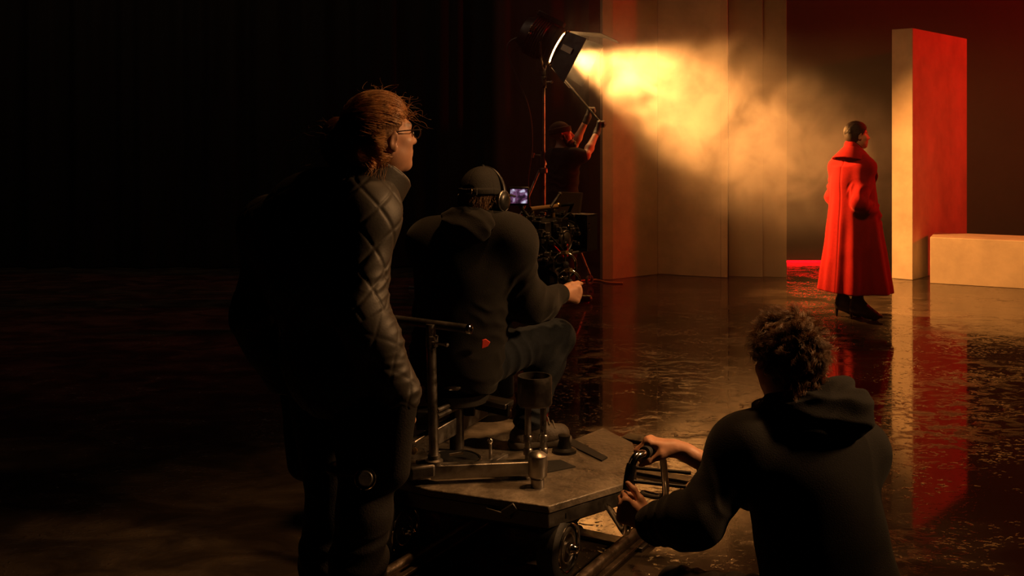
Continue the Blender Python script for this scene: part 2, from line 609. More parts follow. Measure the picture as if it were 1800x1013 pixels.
# ------------------------------------------------------------------ bodies
class Body:
    """joints: pelvis chest neck head(centre) hf hu (head axes) shl shr ell elr wrl wrr hipl hipr knl knr anl anr tol tor ; sc = build scale"""
    def __init__(self, J, sc=1.0, slim=1.0):
        self.J = {k: np.asarray(v, float) for k, v in J.items()}
        self.s = sc; self.slim = slim
        J = self.J
        self.side = nrm(J['shr'] - J['shl'])
        self.up = nrm(J['neck'] - J['pelvis'])
        self.fw = nrm(np.cross(self.up, self.side))
        self.side = np.cross(self.fw, self.up)
        self.R = np.array([self.side, self.fw, self.up])
        self.H = basis(J['hf'], J['hu'])

    def hp(self, s, f, u):
        return self.J['head'] + (s * self.H[0] + f * self.H[1] + u * self.H[2]) * self.s

    def torso(self, S, i=0.0, k=0.06, belly=1.0):
        J, s, R = self.J, self.s, self.R
        w = self.slim
        mid = (J['pelvis'] + J['chest']) / 2
        S.ell(J['pelvis'], np.array([.165 * w, .115, .13]) * s + i, R, k)
        S.ell(mid, np.array([.145 * w, .105 * belly, .19]) * s + i, R, k)
        S.ell(J['chest'], np.array([.168 * w, .118, .19]) * s + i, R, k)
        up = J['neck'] - self.up * .06 * s
        for a in ('l', 'r'):
            S.cap(up, J['sh' + a], .062 * s + i, .060 * s + i, k)
            S.cap(J['neck'] + self.up * .02 * s, J['sh' + a] * .7 + up * .3 + self.up * .02 * s, .042 * s + i, .035 * s + i, .05)
            S.cap(J['chest'], J['sh' + a], .085 * s + i, .06 * s + i, k)

    def arm(self, S, a, i=0.0, end=1.0, k=0.03, ie=None):
        J, s = self.J, self.s
        ie = i if ie is None else ie
        w = J['el' + a] + (J['wr' + a] - J['el' + a]) * end
        S.cap(J['sh' + a], J['el' + a], .054 * s + i, .040 * s + i, k)
        m = J['el' + a] + (J['wr' + a] - J['el' + a]) * .3
        S.cap(J['el' + a], m, .039 * s + i, .041 * s + i, k)
        if end > .3:
            S.cap(m, w, .041 * s + i, (.041 + (.0265 - .041) * (end - .3) / .7) * s + ie, k)

    def leg(self, S, a, i=0.0, k=0.04, ie=None):
        J, s = self.J, self.s
        ie = i if ie is None else ie
        S.cap(J['hip' + a], J['kn' + a], .088 * s * self.slim + i, .056 * s + i, k)
        m = J['kn' + a] + (J['an' + a] - J['kn' + a]) * .32
        back = -nrm(np.cross(np.cross(J['an' + a] - J['kn' + a], J['to' + a] - J['an' + a]), J['an' + a] - J['kn' + a]))
        S.cap(J['kn' + a], m + back * .012 * s, .054 * s + i, .056 * s + i, k)
        S.cap(m + back * .012 * s, J['an' + a], .056 * s + i, .036 * s + ie, k)

    def foot(self, S, a, i=0.0, k=0.03):
        J, s = self.J, self.s
        an, to = J['an' + a], J['to' + a]
        d = nrm(to - an); heel = an - d * np.array([1, 1, 0]) * .045 * s; heel[2] = to[2] if an[2] - to[2] < .1 else an[2] - .06
        S.cap(heel, to, .034 * s + i, .030 * s + i, k)
        S.cap(an, heel * .35 + to * .65, .038 * s + i, .030 * s + i, k)

    def neck(self, S, i=0.0):
        J, s = self.J, self.s
        S.cap(J['neck'] - self.up * .03 * s, self.hp(0, -.012, -.06), .060 * s * self.slim + i, .053 * s * self.slim + i, .04)

    def head(self, S, i=0.0, female=False):
        H, s = self.H, self.s
        E = lambda c, r, k=.02, op='add': S.ell(self.hp(*c), np.array(r) * s + (i if op == 'add' else -i), H, k * s, op)
        E((0, -.014, .036), (.075, .097, .087))
        E((0, .034, -.045), (.056, .058, .076), .04)
        E((0, .02, -.06), (.062, .06, .045), .035)
        E((0, .070, -.104), (.020 if female else .025, .020, .017), .025)
        S.cap(self.hp(-.034, .079, .020), self.hp(.034, .079, .020), (.009 if female else .013) * s + i, None, .02 * s)
        E((-.044, .056, -.026), (.022, .024, .018), .025)
        E((.044, .056, -.026), (.022, .024, .018), .025)
        for x in (-.031, .031):
            E((x, .100, .002), (.018, .013, .011), .012, 'sub')
            E((x, .075, .001), (.014, .012, .012), .006)
        S.cap(self.hp(0, .088, .012), self.hp(0, .111, -.030), .0075 * s + i, .0115 * s + i, .014 * s)
        E((-.011, .096, -.033), (.0095, .011, .008), .010)
        E((.011, .096, -.033), (.0095, .011, .008), .010)
        E((0, .091, -.060), (.023, .010, .0062), .008)
        E((0, .089, -.072), (.020, .010, .0072), .008)
        E((0, .104, -.0655), (.022, .010, .0014), .004, 'sub')
        for x in (-1, 1):
            c = self.hp(x * .077, -.006, -.008 + getattr(self, 'ear_dz', 0))
            Re = np.array([nrm(H[0] * x - H[1] * .45), nrm(H[1] + H[0] * x * .45), H[2]])
            Re = np.array([Re[0], nrm(Re[1] - Re[2] * .2), nrm(Re[2] + Re[1] * -.2)])
            S.ell(c, np.array([.0095, .019, .032]) * s + i, Re, .008)
            S.ell(c + (H[0] * x * .011 + H[1] * .006) * s, np.array([.008, .010, .019]) * s, Re, .006, 'sub')
            S.ell(c + (H[0] * x * .002 - H[2] * .024 + H[1] * .006) * s, np.array([.0065, .009, .011]) * s + i, Re, .006)

    def eyes(self, parent):
        for x in (-.031, .031):
            e = MB().ball(self.hp(x, .0755, .0015), .0118 * self.s, 12).build('eye', M['eye_white'], parent)
            MB().ball(self.hp(x, .0838, .0015), .0052 * self.s, 10).build('iris', M['iris'], e)

    def tint(self, v):
        """lips redder, brows and lashes dark"""
        q = (v - self.J['head']) @ self.H.T / self.s
        c = np.ones((len(v), 3))
        lip = np.clip(1.4 - np.sqrt((q[:, 0] / .024) ** 2 + ((q[:, 2] + .066) / .013) ** 2), 0, 1) * (q[:, 1] > .07)
        c = c * (1 - lip[:, None] * np.array([.15, .45, .45]))
        bro = np.clip(1.5 - np.sqrt(((np.abs(q[:, 0]) - .032) / .022) ** 2 + ((q[:, 2] - .024) / .006) ** 2), 0, 1) * (q[:, 1] > .05)
        c = c * (1 - np.clip(bro, 0, 1)[:, None] * .8)
        return c


def hand(S, wr, d, n, thumb, curl=(40, 50, 30), tc=0.5, i=0.0, s=1.0, spread=0.0, curls=None, thumb_dir=None):
    """wr wrist, d towards the knuckles, n the way the palm faces, thumb the side the thumb is on"""
    wr = np.asarray(wr, float)
    d = nrm(d); n = nrm(n - d * np.dot(n, d)); t = nrm(np.cross(d, n)); t = t if np.dot(t, thumb) > 0 else -t
    offs = (.030, .010, -.010, -.029); ln = (.092, .096, .091, .083)
    seg = ((.041, .026, .020), (.046, .030, .021), (.042, .028, .020), (.033, .021, .018))
    S.cap(wr - d * .03 * s, wr + d * .012 * s, .0265 * s + i, .023 * s + i, .02, flat=(n, 1.25))
    for f in range(4):
        kn = wr + (d * ln[f] + t * offs[f] - n * .002) * s
        S.cap(wr + (d * .015 + t * offs[f] * .45) * s, kn, .0165 * s + i, .0115 * s + i, .016)
        S.ell(kn - n * .003 * s, .0118 * s + i, None, .008)
        p = kn; ang = 0
        cu = curls[f] if curls else curl
        dd = nrm(d + t * offs[f] * spread * 10)
        for g in range(3):
            ang += radians(cu[g])
            q = p + (dd * cos(ang) + n * sin(ang)) * seg[f][g] * s
            r0, r1 = (.0098, .0092, .0084)[g], (.0090, .0082, .0068)[g]
            sc = 0.86 if f == 3 else 1
            S.cap(p, q, r0 * s * sc + i, r1 * s * sc + i, .0045)
            p = q
    b = wr + (d * .022 + t * .022 + n * .008) * s
    S.cap(wr + (d * .012 + t * .008 + n * .006) * s, b + (d * .025 + t * .012 + n * .012) * s, .018 * s + i, .0155 * s + i, .016)
    td = nrm(d * .75 + t * .75 + n * .45) if thumb_dir is None else nrm(thumb_dir)
    p = b
    for g, (l, r0, r1) in enumerate(((.042, .0145, .0115), (.034, .0112, .0100), (.027, .0100, .0080))):
        q = p + td * l * s
        S.cap(p, q, r0 * s + i, r1 * s + i, .008)
        td = nrm(td + (d * .2 - t * .55 + n * .35) * tc)
        p = q
# ------------------------------------------------------------------ the setting
def floor_material():
    m = bpy.data.materials.new('wet_concrete'); m.use_nodes = True
    nt = m.node_tree; N = nt.nodes; L = nt.links
    b = N['Principled BSDF']
    tc = N.new('ShaderNodeTexCoord')

    def noise(scale, detail=5, rough=0.55, stretch=(1, 1, 1), dist=0.0):
        mp = N.new('ShaderNodeMapping'); mp.inputs['Scale'].default_value = stretch
        L.new(tc.outputs['Object'], mp.inputs[0])
        n = N.new('ShaderNodeTexNoise'); n.inputs['Scale'].default_value = scale; n.inputs['Detail'].default_value = detail
        n.inputs['Roughness'].default_value = rough; n.inputs['Distortion'].default_value = dist
        L.new(mp.outputs[0], n.inputs[0])
        return n.outputs[0]

    def ramp(x, a, c, lo=0.0, hi=1.0):
        r = N.new('ShaderNodeMapRange'); r.interpolation_type = 'SMOOTHSTEP'
        for i, v in enumerate((a, c, lo, hi)): r.inputs[1 + i].default_value = v
        L.new(x, r.inputs[0]); return r.outputs[0]

    def math_(op, a, c):
        q = N.new('ShaderNodeMath'); q.operation = op
        for i, v in enumerate((a, c)):
            if isinstance(v, (int, float)): q.inputs[i].default_value = v
            else: L.new(v, q.inputs[i])
        return q.outputs[0]
    big = noise(0.9, 3)
    streak = noise(2.6, 6, 0.6, (1.0, 1.6, 1), 0.6)
    chips = noise(34, 3, 0.5, (1, 1.3, 1), 0.4)
    fine = noise(140, 2)
    colr = N.new('ShaderNodeMix'); colr.data_type = 'RGBA'
    colr.inputs[6].default_value = (0.020, 0.015, 0.011, 1); colr.inputs[7].default_value = (0.062, 0.047, 0.033, 1)
    L.new(ramp(streak, 0.35, 0.7), colr.inputs[0]); L.new(colr.outputs[2], b.inputs['Base Color'])
    ragged = noise(7.0, 7, 0.7, (1, 1.5, 1), 0.8)
    dry = math_('MULTIPLY', ramp(ragged, 0.50, 0.64), ramp(big, 0.38, 0.62))       # patches where the film of water breaks up
    L.new(ramp(dry, 0.0, 1.0, 0.05, 0.26), b.inputs['Roughness'])
    b.inputs['Specular IOR Level'].default_value = 0.5
    b.inputs['IOR'].default_value = 1.45
    h = math_('MULTIPLY', ramp(chips, 0.57, 0.67), math_('ADD', math_('MULTIPLY', ramp(streak, 0.47, 0.64), 0.75), 0.03))
    h = math_('ADD', h, math_('MULTIPLY', fine, math_('MULTIPLY', dry, 0.35)))
    h = math_('ADD', h, math_('MULTIPLY', streak, 0.10))
    bp = N.new('ShaderNodeBump'); bp.inputs['Strength'].default_value = 0.55; bp.inputs['Distance'].default_value = 0.006
    L.new(h, bp.inputs['Height']); L.new(bp.outputs[0], b.inputs['Normal'])
    return m


YB = 12.9
fl = MB().box((3.5, 5.2, -0.1), (27.0, 15.6, 0.2)).build('floor', floor_material()); tag(fl, 'dark wet concrete studio floor mirroring the lit set', kind='structure')
wb = MB().box((3.5, YB + .1, 3.0), (27.0, 0.2, 6.4)).build('wall_back', M['backdrop']); tag(wb, kind='structure', label='dark hazy back wall behind the set')
wl = MB().box((-9.9, 5.2, 3.0), (0.2, 15.2, 6.4)).build('wall_left', M['drape']); tag(wl, kind='structure', label='black draped left stage wall')
wr_ = MB().box((16.9, 5.2, 3.0), (0.2, 15.2, 6.4)).build('wall_right', M['drape']); tag(wr_, kind='structure', label='black draped right stage wall')
wf = MB().box((3.5, -2.5, 3.0), (26.6, 0.2, 6.4)).build('wall_front', M['drape']); tag(wf, kind='structure', label='black stage wall behind the camera')
ce = MB().box((3.5, 5.2, 6.3), (27.0, 15.6, 0.2)).build('ceiling', M['drape']); tag(ce, kind='structure', label='black studio ceiling')

# black masking drape hung behind the lamp and the man, left of the lit set
t = thing('black_curtain', 'black masking curtain hanging in soft folds left of the tall set walls', 'curtain', (-3.0, 12.3, 0))
x0, x1 = -9.5, 0.93
nx = 420
ft, bk = [], []
for i in range(nx + 1):
    x = x0 + (x1 - x0) * i / nx
    y = 12.35 + 0.06 * sin(x * 9.0 + 0.8 * sin(x * 2.3)) + 0.03 * sin(x * 23)
    ft.append((x, y))
v = [(x, y, z) for x, y in ft for z in (0.01, 6.1)] + [(x, y + .012, z) for x, y in ft for z in (0.01, 6.1)]
k = 2 * (nx + 1)
f = [(2 * i, 2 * i + 2, 2 * i + 3, 2 * i + 1) for i in range(nx)] + [(k + 2 * i, k + 2 * i + 1, k + 2 * i + 3, k + 2 * i + 2) for i in range(nx)]
MB().add(v, f).build('drape', M['drape'], t)
MB().cyl((x0, 12.35, 6.12), (x1, 12.35, 6.12), .025).build('track', M['black_metal'], t)

# ------------------------------------------------------------------ the set: tall folded walls, columns, plinth
TOP = 5.6


def wall_panel(parent, name, a, b, m, thick=0.06, h=TOP, z0=0.0, back=(0, 1)):
    a, b = np.array(a[:2]), np.array(b[:2])
    n = nrm(np.array([-(b - a)[1], (b - a)[0]]))
    if np.dot(n, back) < 0: n = -n
    p = [a, b, b + n * thick, a + n * thick]
    if (p[1] - p[0])[0] * (p[2] - p[1])[1] - (p[1] - p[0])[1] * (p[2] - p[1])[0] < 0: p = p[::-1]
    return MB().prism(p, z0, h).build(name, m, parent, bevel=.004, smooth=True)


pA0, pA1, pA2 = G(1059, 492), G(1077, 491.5), G(1156, 482)
pB1, pB2 = G(1267, 488), G(1279, 488.4)
t = thing('folded_set_wall', 'tall tan folded set wall right beside the lamp, tallest piece, smoke rolling across it', 'set wall', (pA1[0], pA1[1], 0))
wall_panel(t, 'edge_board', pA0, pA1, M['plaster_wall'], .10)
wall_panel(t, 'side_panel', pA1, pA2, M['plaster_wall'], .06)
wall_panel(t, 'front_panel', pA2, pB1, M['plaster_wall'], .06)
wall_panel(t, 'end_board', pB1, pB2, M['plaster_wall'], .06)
pC1, pC2, pC3 = G(1281, 486), G(1341, 487.5), G(1383, 484)
t = thing('stepped_set_column', 'dark brown stepped column standing directly right of the folded tan wall', 'set column', (pC1[0], pC1[1], 0))
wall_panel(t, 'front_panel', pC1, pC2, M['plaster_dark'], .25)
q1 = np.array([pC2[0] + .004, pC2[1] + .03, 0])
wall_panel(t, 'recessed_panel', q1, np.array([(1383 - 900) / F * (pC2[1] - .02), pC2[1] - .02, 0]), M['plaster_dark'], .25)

c0 = np.array([4.43, 11.32]); dr = nrm([1.17, 1.28]) * 1.73; dl = nrm([-dr[1], dr[0]]) * .235
t = thing('freestanding_slab', 'freestanding tall slab right of the woman, one narrow face gold and its wide face red', 'set column', (c0[0], c0[1], 0))
MB().prism([c0, c0 + dr, c0 + dr + dl, c0 + dl], 0, 2.79).build('slab', M['plaster'], t, bevel=.006)
b0 = G(1635, 498)[:2]; bd = nrm([0.81, -0.41]); bn = np.array([-bd[1], bd[0]])
t = thing('low_plinth', 'long low plaster plinth at the far right beside the red slab', 'plinth', (b0[0], b0[1], 0))
MB().prism([b0, b0 + bd * 2.6, b0 + bd * 2.6 + bn * .62, b0 + bn * .62], 0, .50).build('plinth_block', M['plaster'], t, bevel=.006)

# red light tube on the floor at the back wall
t = thing('red_light_tube', 'glowing red light tube lying at the foot of the back wall behind the woman', 'light', (3.65, 12.82, 0))
MB().cyl((3.22, 12.82, .018), (4.12, 12.82, .018), .016, n=12).build('tube', glow('red_glow', (1.0, 0.0, 0.004), 4.5), t)
for x in (3.20, 4.14): MB().cyl((x - .03, 12.82, .022), (x + .03, 12.82, .022), .021).build('end_cap', M['black_plastic'], t)

# haze hanging over the set
def haze_material():
    m = bpy.data.materials.new('stage_haze'); m.use_nodes = True
    nt = m.node_tree; N = nt.nodes; L = nt.links
    N.remove(N['Principled BSDF'])
    vs = N.new('ShaderNodeVolumePrincipled')
    vs.inputs['Color'].default_value = (0.95, 0.93, 0.9, 1)
    vs.inputs['Anisotropy'].default_value = 0.35
    L.new(vs.outputs[0], N['Material Output'].inputs['Volume'])
    tc = N.new('ShaderNodeTexCoord')

    def noise(scale, detail, loc=(0, 0, 0), dist=0.0, rough=.55):
        mp = N.new('ShaderNodeMapping'); mp.inputs['Location'].default_value = loc
        L.new(tc.outputs['Object'], mp.inputs[0])
        n = N.new('ShaderNodeTexNoise'); n.inputs['Scale'].default_value = scale; n.inputs['Detail'].default_value = detail
        n.inputs['Distortion'].default_value = dist; n.inputs['Roughness'].default_value = rough
        L.new(mp.outputs[0], n.inputs[0]); return n.outputs[0]

    def ramp(x, a, c, lo, hi):
        r = N.new('ShaderNodeMapRange'); r.interpolation_type = 'SMOOTHSTEP'
        for i, v in enumerate((a, c, lo, hi)): r.inputs[1 + i].default_value = v
        L.new(x, r.inputs[0]); return r.outputs[0]

    def mul(a, c, op='MULTIPLY'):
        q = N.new('ShaderNodeMath'); q.operation = op
        for i, v in enumerate((a, c)):
            if isinstance(v, (int, float)): q.inputs[i].default_value = v
            else: L.new(v, q.inputs[i])
        return q.outputs[0]

    def puff(c, r, tilt):
        mp = N.new('ShaderNodeMapping'); mp.vector_type = 'TEXTURE'
        mp.inputs['Location'].default_value = c; mp.inputs['Scale'].default_value = r; mp.inputs['Rotation'].default_value = (0, radians(tilt), 0)
        L.new(tc.outputs['Object'], mp.inputs[0])
        ln = N.new('ShaderNodeVectorMath'); ln.operation = 'LENGTH'; L.new(mp.outputs[0], ln.inputs[0])
        return ramp(ln.outputs['Value'], 0.15, 1.0, 1.0, 0.0)
    wisps = ramp(noise(2.2, 5, (3, 1, 2), 1.0, .62), 0.38, 0.66, 0.05, 1.3)
    cloud = 0.0
    for c_, r_, t_, d_ in HAZE: cloud = mul(cloud, mul(puff(c_, r_, t_), d_), 'ADD')
    d = mul(mul(cloud, wisps), HAZE_BASE, 'ADD')
    L.new(d, vs.inputs['Density'])
    return m


HAZE_BASE = 0.008
HAZE = (((1.65, 10.35, 2.00), (1.7, 1.2, 0.72), 26, 0.22), ((2.6, 10.4, 1.50), (1.8, 1.6, 1.0), 14, 0.25), ((1.6, 10.4, 2.55), (1.4, 1.0, 0.75), 0, 0.20))
hz = MB().box((3.2, 10.1, 2.35), (6.7, 5.4, 4.5)).build('haze', None, smooth=False)
hz.data.transform(Matrix.Translation(hz.location)); hz.location = (0, 0, 0)
hz.data.materials.append(haze_material())
tag(hz, 'warm stage smoke drifting from the lamp across the set', 'smoke', kind='stuff')
# ------------------------------------------------------------------ the film lamp on its stand
LP = V(983, 86, 10.4)                          # lens centre
AX = nrm([0.86, -0.16, -0.46])                 # the way it points
LS, _, LU = basis(AX, (0, 0, 1))               # right hand side and up of the lamp
L3 = lambda a, s, u: LP + AX * a + LS * s + LU * u
lamp = thing('film_lamp', 'large black fresnel film lamp with open barn doors throwing the warm beam', 'film lamp', LP)
MB().lathe(LP - AX * .02, -AX, [(0, .185), (.02, .205), (.06, .205), (.07, .19), (.16, .19), (.17, .20), (.30, .20), (.33, .185), (.40, .15), (.42, .06), (.42, .0)], 32).build('housing', M['black_metal'], lamp)
b = MB()
for k in range(7): b.torus(L3(-.17 - .025 * k, 0, 0), AX, .203, .007, 32, 6)
b.build('cooling_fins', M['black_metal'], lamp)
MB().bar(L3(-.36, 0, .235), L3(-.06, 0, .235), .14, .05, LU).build('top_vent', M['black_metal'], lamp, bevel=.01)
MB().lathe(LP - AX * .025, AX, [(0, .165), (.015, .165), (.03, .14), (.043, .09), (.047, .0)], 32).build('lens', glow('lamp_lens', (1.0, 0.52, 0.18), 65.0), lamp)
MB().torus(LP + AX * .005, AX, .178, .013, 40, 8).build('lens_ring', M['brass'], lamp)
b = MB(); fr = .19
for s, u in ((fr, 0), (-fr, 0)): b.bar(L3(.02, s, -fr), L3(.02, s, fr), .02, .02, AX)
for s, u in ((0, fr), (0, -fr)): b.bar(L3(.02, -fr, u), L3(.02, fr, u), .02, .02, AX)
b.build('door_frame', M['black_metal'], lamp, bevel=.003)


def barn_door(h0, h1, w0, w1):
    """hinge ends h0, h1 and outer corners w0, w1 (lamp axes)"""
    P = [L3(*h0), L3(*h1), L3(*w1), L3(*w0)]
    n = np.cross(P[1] - P[0], P[3] - P[0])
    return MB().plate(P, n, .004).build('barn_door', M['black_metal'], lamp)


barn_door((.03, -.19, .20), (.03, .19, .20), (.34, -.27, .32), (.34, .27, .32))          # top
barn_door((.03, -.19, -.20), (.03, .19, -.20), (.30, -.25, -.30), (.30, .25, -.30))      # bottom
dn = barn_door((.03, .20, .19), (.03, .20, -.19), (.25, .34, .21), (.25, .34, -.28))     # near side (towards the camera)
barn_door((.03, -.20, .19), (.03, -.20, -.19), (.36, -.205, .24), (.36, -.205, -.24))      # far side
# folded top leaf reaching out further
P = [L3(.34, -.27, .32), L3(.34, .27, .32), L3(.50, .20, .33), L3(.50, -.20, .33)]
MB().plate(P, LU, .004).build('barn_door_leaf', M['black_metal'], lamp)
for s, u in ((.2, .19), (.2, -.19), (-.2, .19), (-.2, -.19)): MB().ball(L3(.035, s, u), .018, 10).build('hinge_knob', M['brass'], lamp)
MB().plate([L3(.05, .232, .06), L3(.05, .232, -.0), L3(.17, .302, -.0), L3(.17, .302, .06)], LS, .010).build('cream_plate', mat('cream_plate_paint', (.75, .62, .42), .5, var=.06), lamp)  # small cream rectangle on the near barn door
# yoke
pv = .225
b = MB()
yk = [L3(-.18, pv, 0)] + [L3(-.18, 0, 0) + (LS * pv * cos(a) + np.array([0, 0, 1.0]) * -.30 * sin(a)) for a in np.linspace(.25, pi - .25, 14)] + [L3(-.18, -pv, 0)]
b.tube(yk, .013, 8)
b.build('yoke', M['steel'], lamp)
for s in (1, -1): MB().cyl(L3(-.18, s * .19, 0), L3(-.18, s * .27, 0), .03, n=14).cyl(L3(-.18, s * .27, 0), L3(-.18, s * .29, 0), .018, n=10).build('tilt_knob', M['black_plastic'], lamp)
b = MB().box(L3(-.30, .205, .06), (.05, .03, .05), (AX, LS, LU)).cyl(L3(-.30, .205, .0), L3(-.30, .235, .0), .014)
b.build('switch_box', M['brass'], lamp, bevel=.004)
YB0 = L3(-.18, 0, 0) + np.array([0, 0, -.30])
MB().cyl(YB0 + (0, 0, .02), YB0 - (0, 0, .10), .02).build('spigot', M['steel'], lamp)

STX, STY = YB0[0], YB0[1]
st = thing('light_stand', 'tall wheeled steel light stand carrying the film lamp', 'light stand', (STX, STY, 0))
zt = YB0[2] - .08
MB().cyl((STX, STY, .32), (STX, STY, 1.36), .023).build('lower_tube', M['steel'], st)
MB().cyl((STX, STY, 1.3), (STX, STY, zt), .016).build('upper_tube', M['steel'], st)
b = MB().cyl((STX, STY, 1.30), (STX, STY, 1.44), .034).cyl((STX - .10, STY, 1.40), (STX + .02, STY, 1.40), .009).cyl((STX - .115, STY, 1.375), (STX - .10, STY, 1.425), .014)
b.build('clamp_collar', M['steel'], st)
b = MB().cyl((STX, STY, zt - .10), (STX, STY, zt + .02), .028).cyl((STX, STY, zt - .04), (STX + .07, STY - .03, zt - .04), .008).ball((STX + .08, STY - .035, zt - .04), .016, 8)
b.build('top_socket', M['steel'], st)
hz_ = 1.245
MB().lathe((STX, STY, hz_ - .03), (0, 0, 1), [(0, .03), (.01, .055), (.05, .055), (.06, .03)]).build('leg_hub', M['steel'], st)
for ft_ in (G(1036, 503), np.array([STX - .52, STY - .25, 0]), np.array([STX + .05, STY + .7, 0])):
    d = nrm(np.array([ft_[0] - STX, ft_[1] - STY, 0]))
    h0 = np.array([STX, STY, hz_]) + d * .05
    h1 = np.array([ft_[0], ft_[1], .13])
    lg = MB().cyl(h0, h1, .014).build('leg', M['steel'], st)
    c = h1 - (0, 0, .05)
    w = MB().torus((c[0], c[1], .062), np.cross(d, (0, 0, 1)), .040, .018, 20, 8); w.cyl(h1, (c[0], c[1], .075), .018)
    w.build('caster', M['rubber'], lg)
    m1 = h0 + (h1 - h0) * .55
    MB().cyl((STX, STY, .55), m1, .009, n=8).build('brace', M['steel'], st)

# lamp's power cable, down the stand and out along the floor
b = MB().tube(spline([L3(-.40, .02, -.04), L3(-.47, .02, -.25), (STX - .16, STY - .05, 1.9), (STX - .12, STY - .05, 1.5), (STX - .16, STY - .06, 1.1), (STX - .10, STY - .1, .5), (STX - .14, STY - .2, .03), (STX - .5, STY - .1, .012), (STX - 1.4, STY + .3, .012)], 10), .009, 8)
tag(b.build('lamp_cable', M['cable']), 'black cable dangling from the film lamp along its stand', 'cable')
b = MB().tube(spline([G(1015, 496) + (0, 0, .012), G(1048, 494) + (0, 0, .012), G(1068, 498.5) + (0, 0, .012), G(1095, 499.5) + (0, 0, .012)], 10), .010, 8)
tag(b.build('floor_cable', M['orange_cable']), 'orange cable on the floor by the light stand caster', 'cable')

# the light it gives, from the lens
light('fresnel_beam', 'SPOT', LP + AX * .035, LP + AX * .035 + np.array([.907, -.11, -.407]), 5000, (1.0, 0.385, 0.085), spot_size=radians(62), spot_blend=0.7, shadow_soft_size=0.035)
# ------------------------------------------------------------------ people
def joints(**k):
    return k


def body_mesh(B, parent, hands=(), h=0.005, female=False, legs=True):
    S = SDF()
    B.torso(S); B.neck(S); B.head(S, female=female)
    for a in 'lr':
        B.arm(S, a); B.leg(S, a); B.foot(S, a)
    for kw in hands:
        hand(S, s=B.s, **kw)
    return build_sdf(S, 'body', M['skin'], parent, h, smooth=1, tint=B.tint)


def cloth_disp(B, amp=.006, limbs=(), base=.003, freq=60, bs=14.0, seed=0):
    """creases round the bent joints and along the sleeves: limbs = (a, b, radius, strength)"""
    def f(P, n):
        d = base * wave_noise(P, bs, seed)
        for i, (a, b, w, st) in enumerate(limbs):
            wt, t = seg_weight(P, a, b, w)
            d = d + amp * st * np.clip(wt * 3, 0, 1) * folds(P, np.asarray(b) - np.asarray(a), freq, seed + i)
        return d
    return f


def scalp_cut(q):
    """hairline: <0 where hair grows (head axes)"""
    return q[:, 1] * .76 - q[:, 2] * .65 - .014


def hair_cap(B, parent, m, infl=.010, h=.005, name='hair', ears=True, extra=None, disp=None, smooth=1):
    S = SDF()
    S.ell(B.hp(0, -.014, .036), np.array([.075, .097, .087]) * B.s + infl, B.H, .02)
    S.ell(B.hp(0, -.035, -.03), np.array([.062, .062, .055]) * B.s + infl * .8, B.H, .04)
    if extra: extra(S)
    S.cut(B.hp(0, .76 * .014, -.65 * .014), B.H[1] * .76 - B.H[2] * .65, .01)
    if ears:
        for x in (-1, 1): S.ell(B.hp(x * .09, .004, -.014 + getattr(B, 'ear_dz', 0)), np.array([.03, .024, .034]) * B.s, B.H, .008, 'sub')
    return build_sdf(S, name, m, parent, h, smooth=smooth, disp=disp)


def shoe(B, a, parent, m=None, infl=.013, h=.006, sole=True, name='shoe'):
    J, s = B.J, B.s
    an, to = J['an' + a], J['to' + a]
    S = SDF(); B.foot(S, a, infl)
    S.cap(an - (0, 0, .01), an + (0, 0, .02), .044 * s, .044 * s, .03)
    z = to[2] - .035 * s + .014
    S.cut((0, 0, z), (0, 0, -1), .006)
    d = nrm((to - an) * np.array([1, 1, 0]))
    sh = build_sdf(S, name, m or M['shoe'], parent, h)
    if sole:
        S2 = SDF()
        heel = np.array([*(an - d * .05 * s)[:2], z - .006]); tt = np.array([*(to + d * .008)[:2], z - .006])
        S2.cap(heel, tt, .046 * s, .047 * s, .0)
        S2.cut((0, 0, z + .010), (0, 0, 1), .003); S2.cut((0, 0, z - .022), (0, 0, -1), .003)
        build_sdf(S2, 'sole', M['sole'], sh, h)
        b = MB()
        sd = np.cross(d, (0, 0, 1))
        for k in range(4):
            c = an * (.75 - .17 * k) + to * (.25 + .17 * k) + (0, 0, .035 * (1 - k * .18) + infl)
            b.tube(spline([c - sd * .032 - (0, 0, .012), c + (0, 0, .012), c + sd * .032 - (0, 0, .012)], 4), .0035, 6)
        lc = b.build('laces', M['sole'], sh); lc['kind'] = 'stuff'
    return sh


# ---------- person standing in front, left: hair bun, glasses, quilted jacket
J = joints(pelvis=V(603, 650, 3.06), chest=V(574, 445, 3.07), neck=V(634, 330, 3.02), head=V(671, 238, 3.0), hf=(.82, .57, .10), hu=(-.10, 0, 1),
           shl=V(482, 404, 3.19), shr=V(640, 376, 2.94), ell=V(450, 560, 3.22), elr=V(633, 552, 2.86), wrl=V(520, 690, 3.28), wrr=V(704, 692, 2.90),
           hipl=V(563, 675, 3.12), hipr=V(645, 675, 3.0), knl=V(585, 905, 3.16), knr=V(640, 900, 2.94), anl=V(570, 1148, 3.2), anr=V(622, 1150, 3.0),
           tol=V(640, 1165, 3.33), tor=V(692, 1170, 3.13))
for k in ('anl', 'anr'): J[k][2] = .09
for k in ('tol', 'tor'): J[k][2] = .038
B = Body(J, .93); B.ear_dz = -.014
P1 = thing('person', 'person with hair in a bun and glasses in quilted dark jacket, standing at left watching', 'person', (*(J['anl'] + J['anr'])[:2] / 2, 0))
hd = []
for a, tn in (('r', (-1, 0, 0)), ('l', (1, 0, 0))):
    d = nrm(J['wr' + a] - J['el' + a]) * .4 + np.array([0, 0, -1.0])
    hd.append(dict(wr=J['wr' + a], d=d, n=-B.side if a == 'r' else B.side, thumb=B.fw, curl=(25, 30, 20)))
body_mesh(B, P1, hd, .0052)
B.eyes(P1)
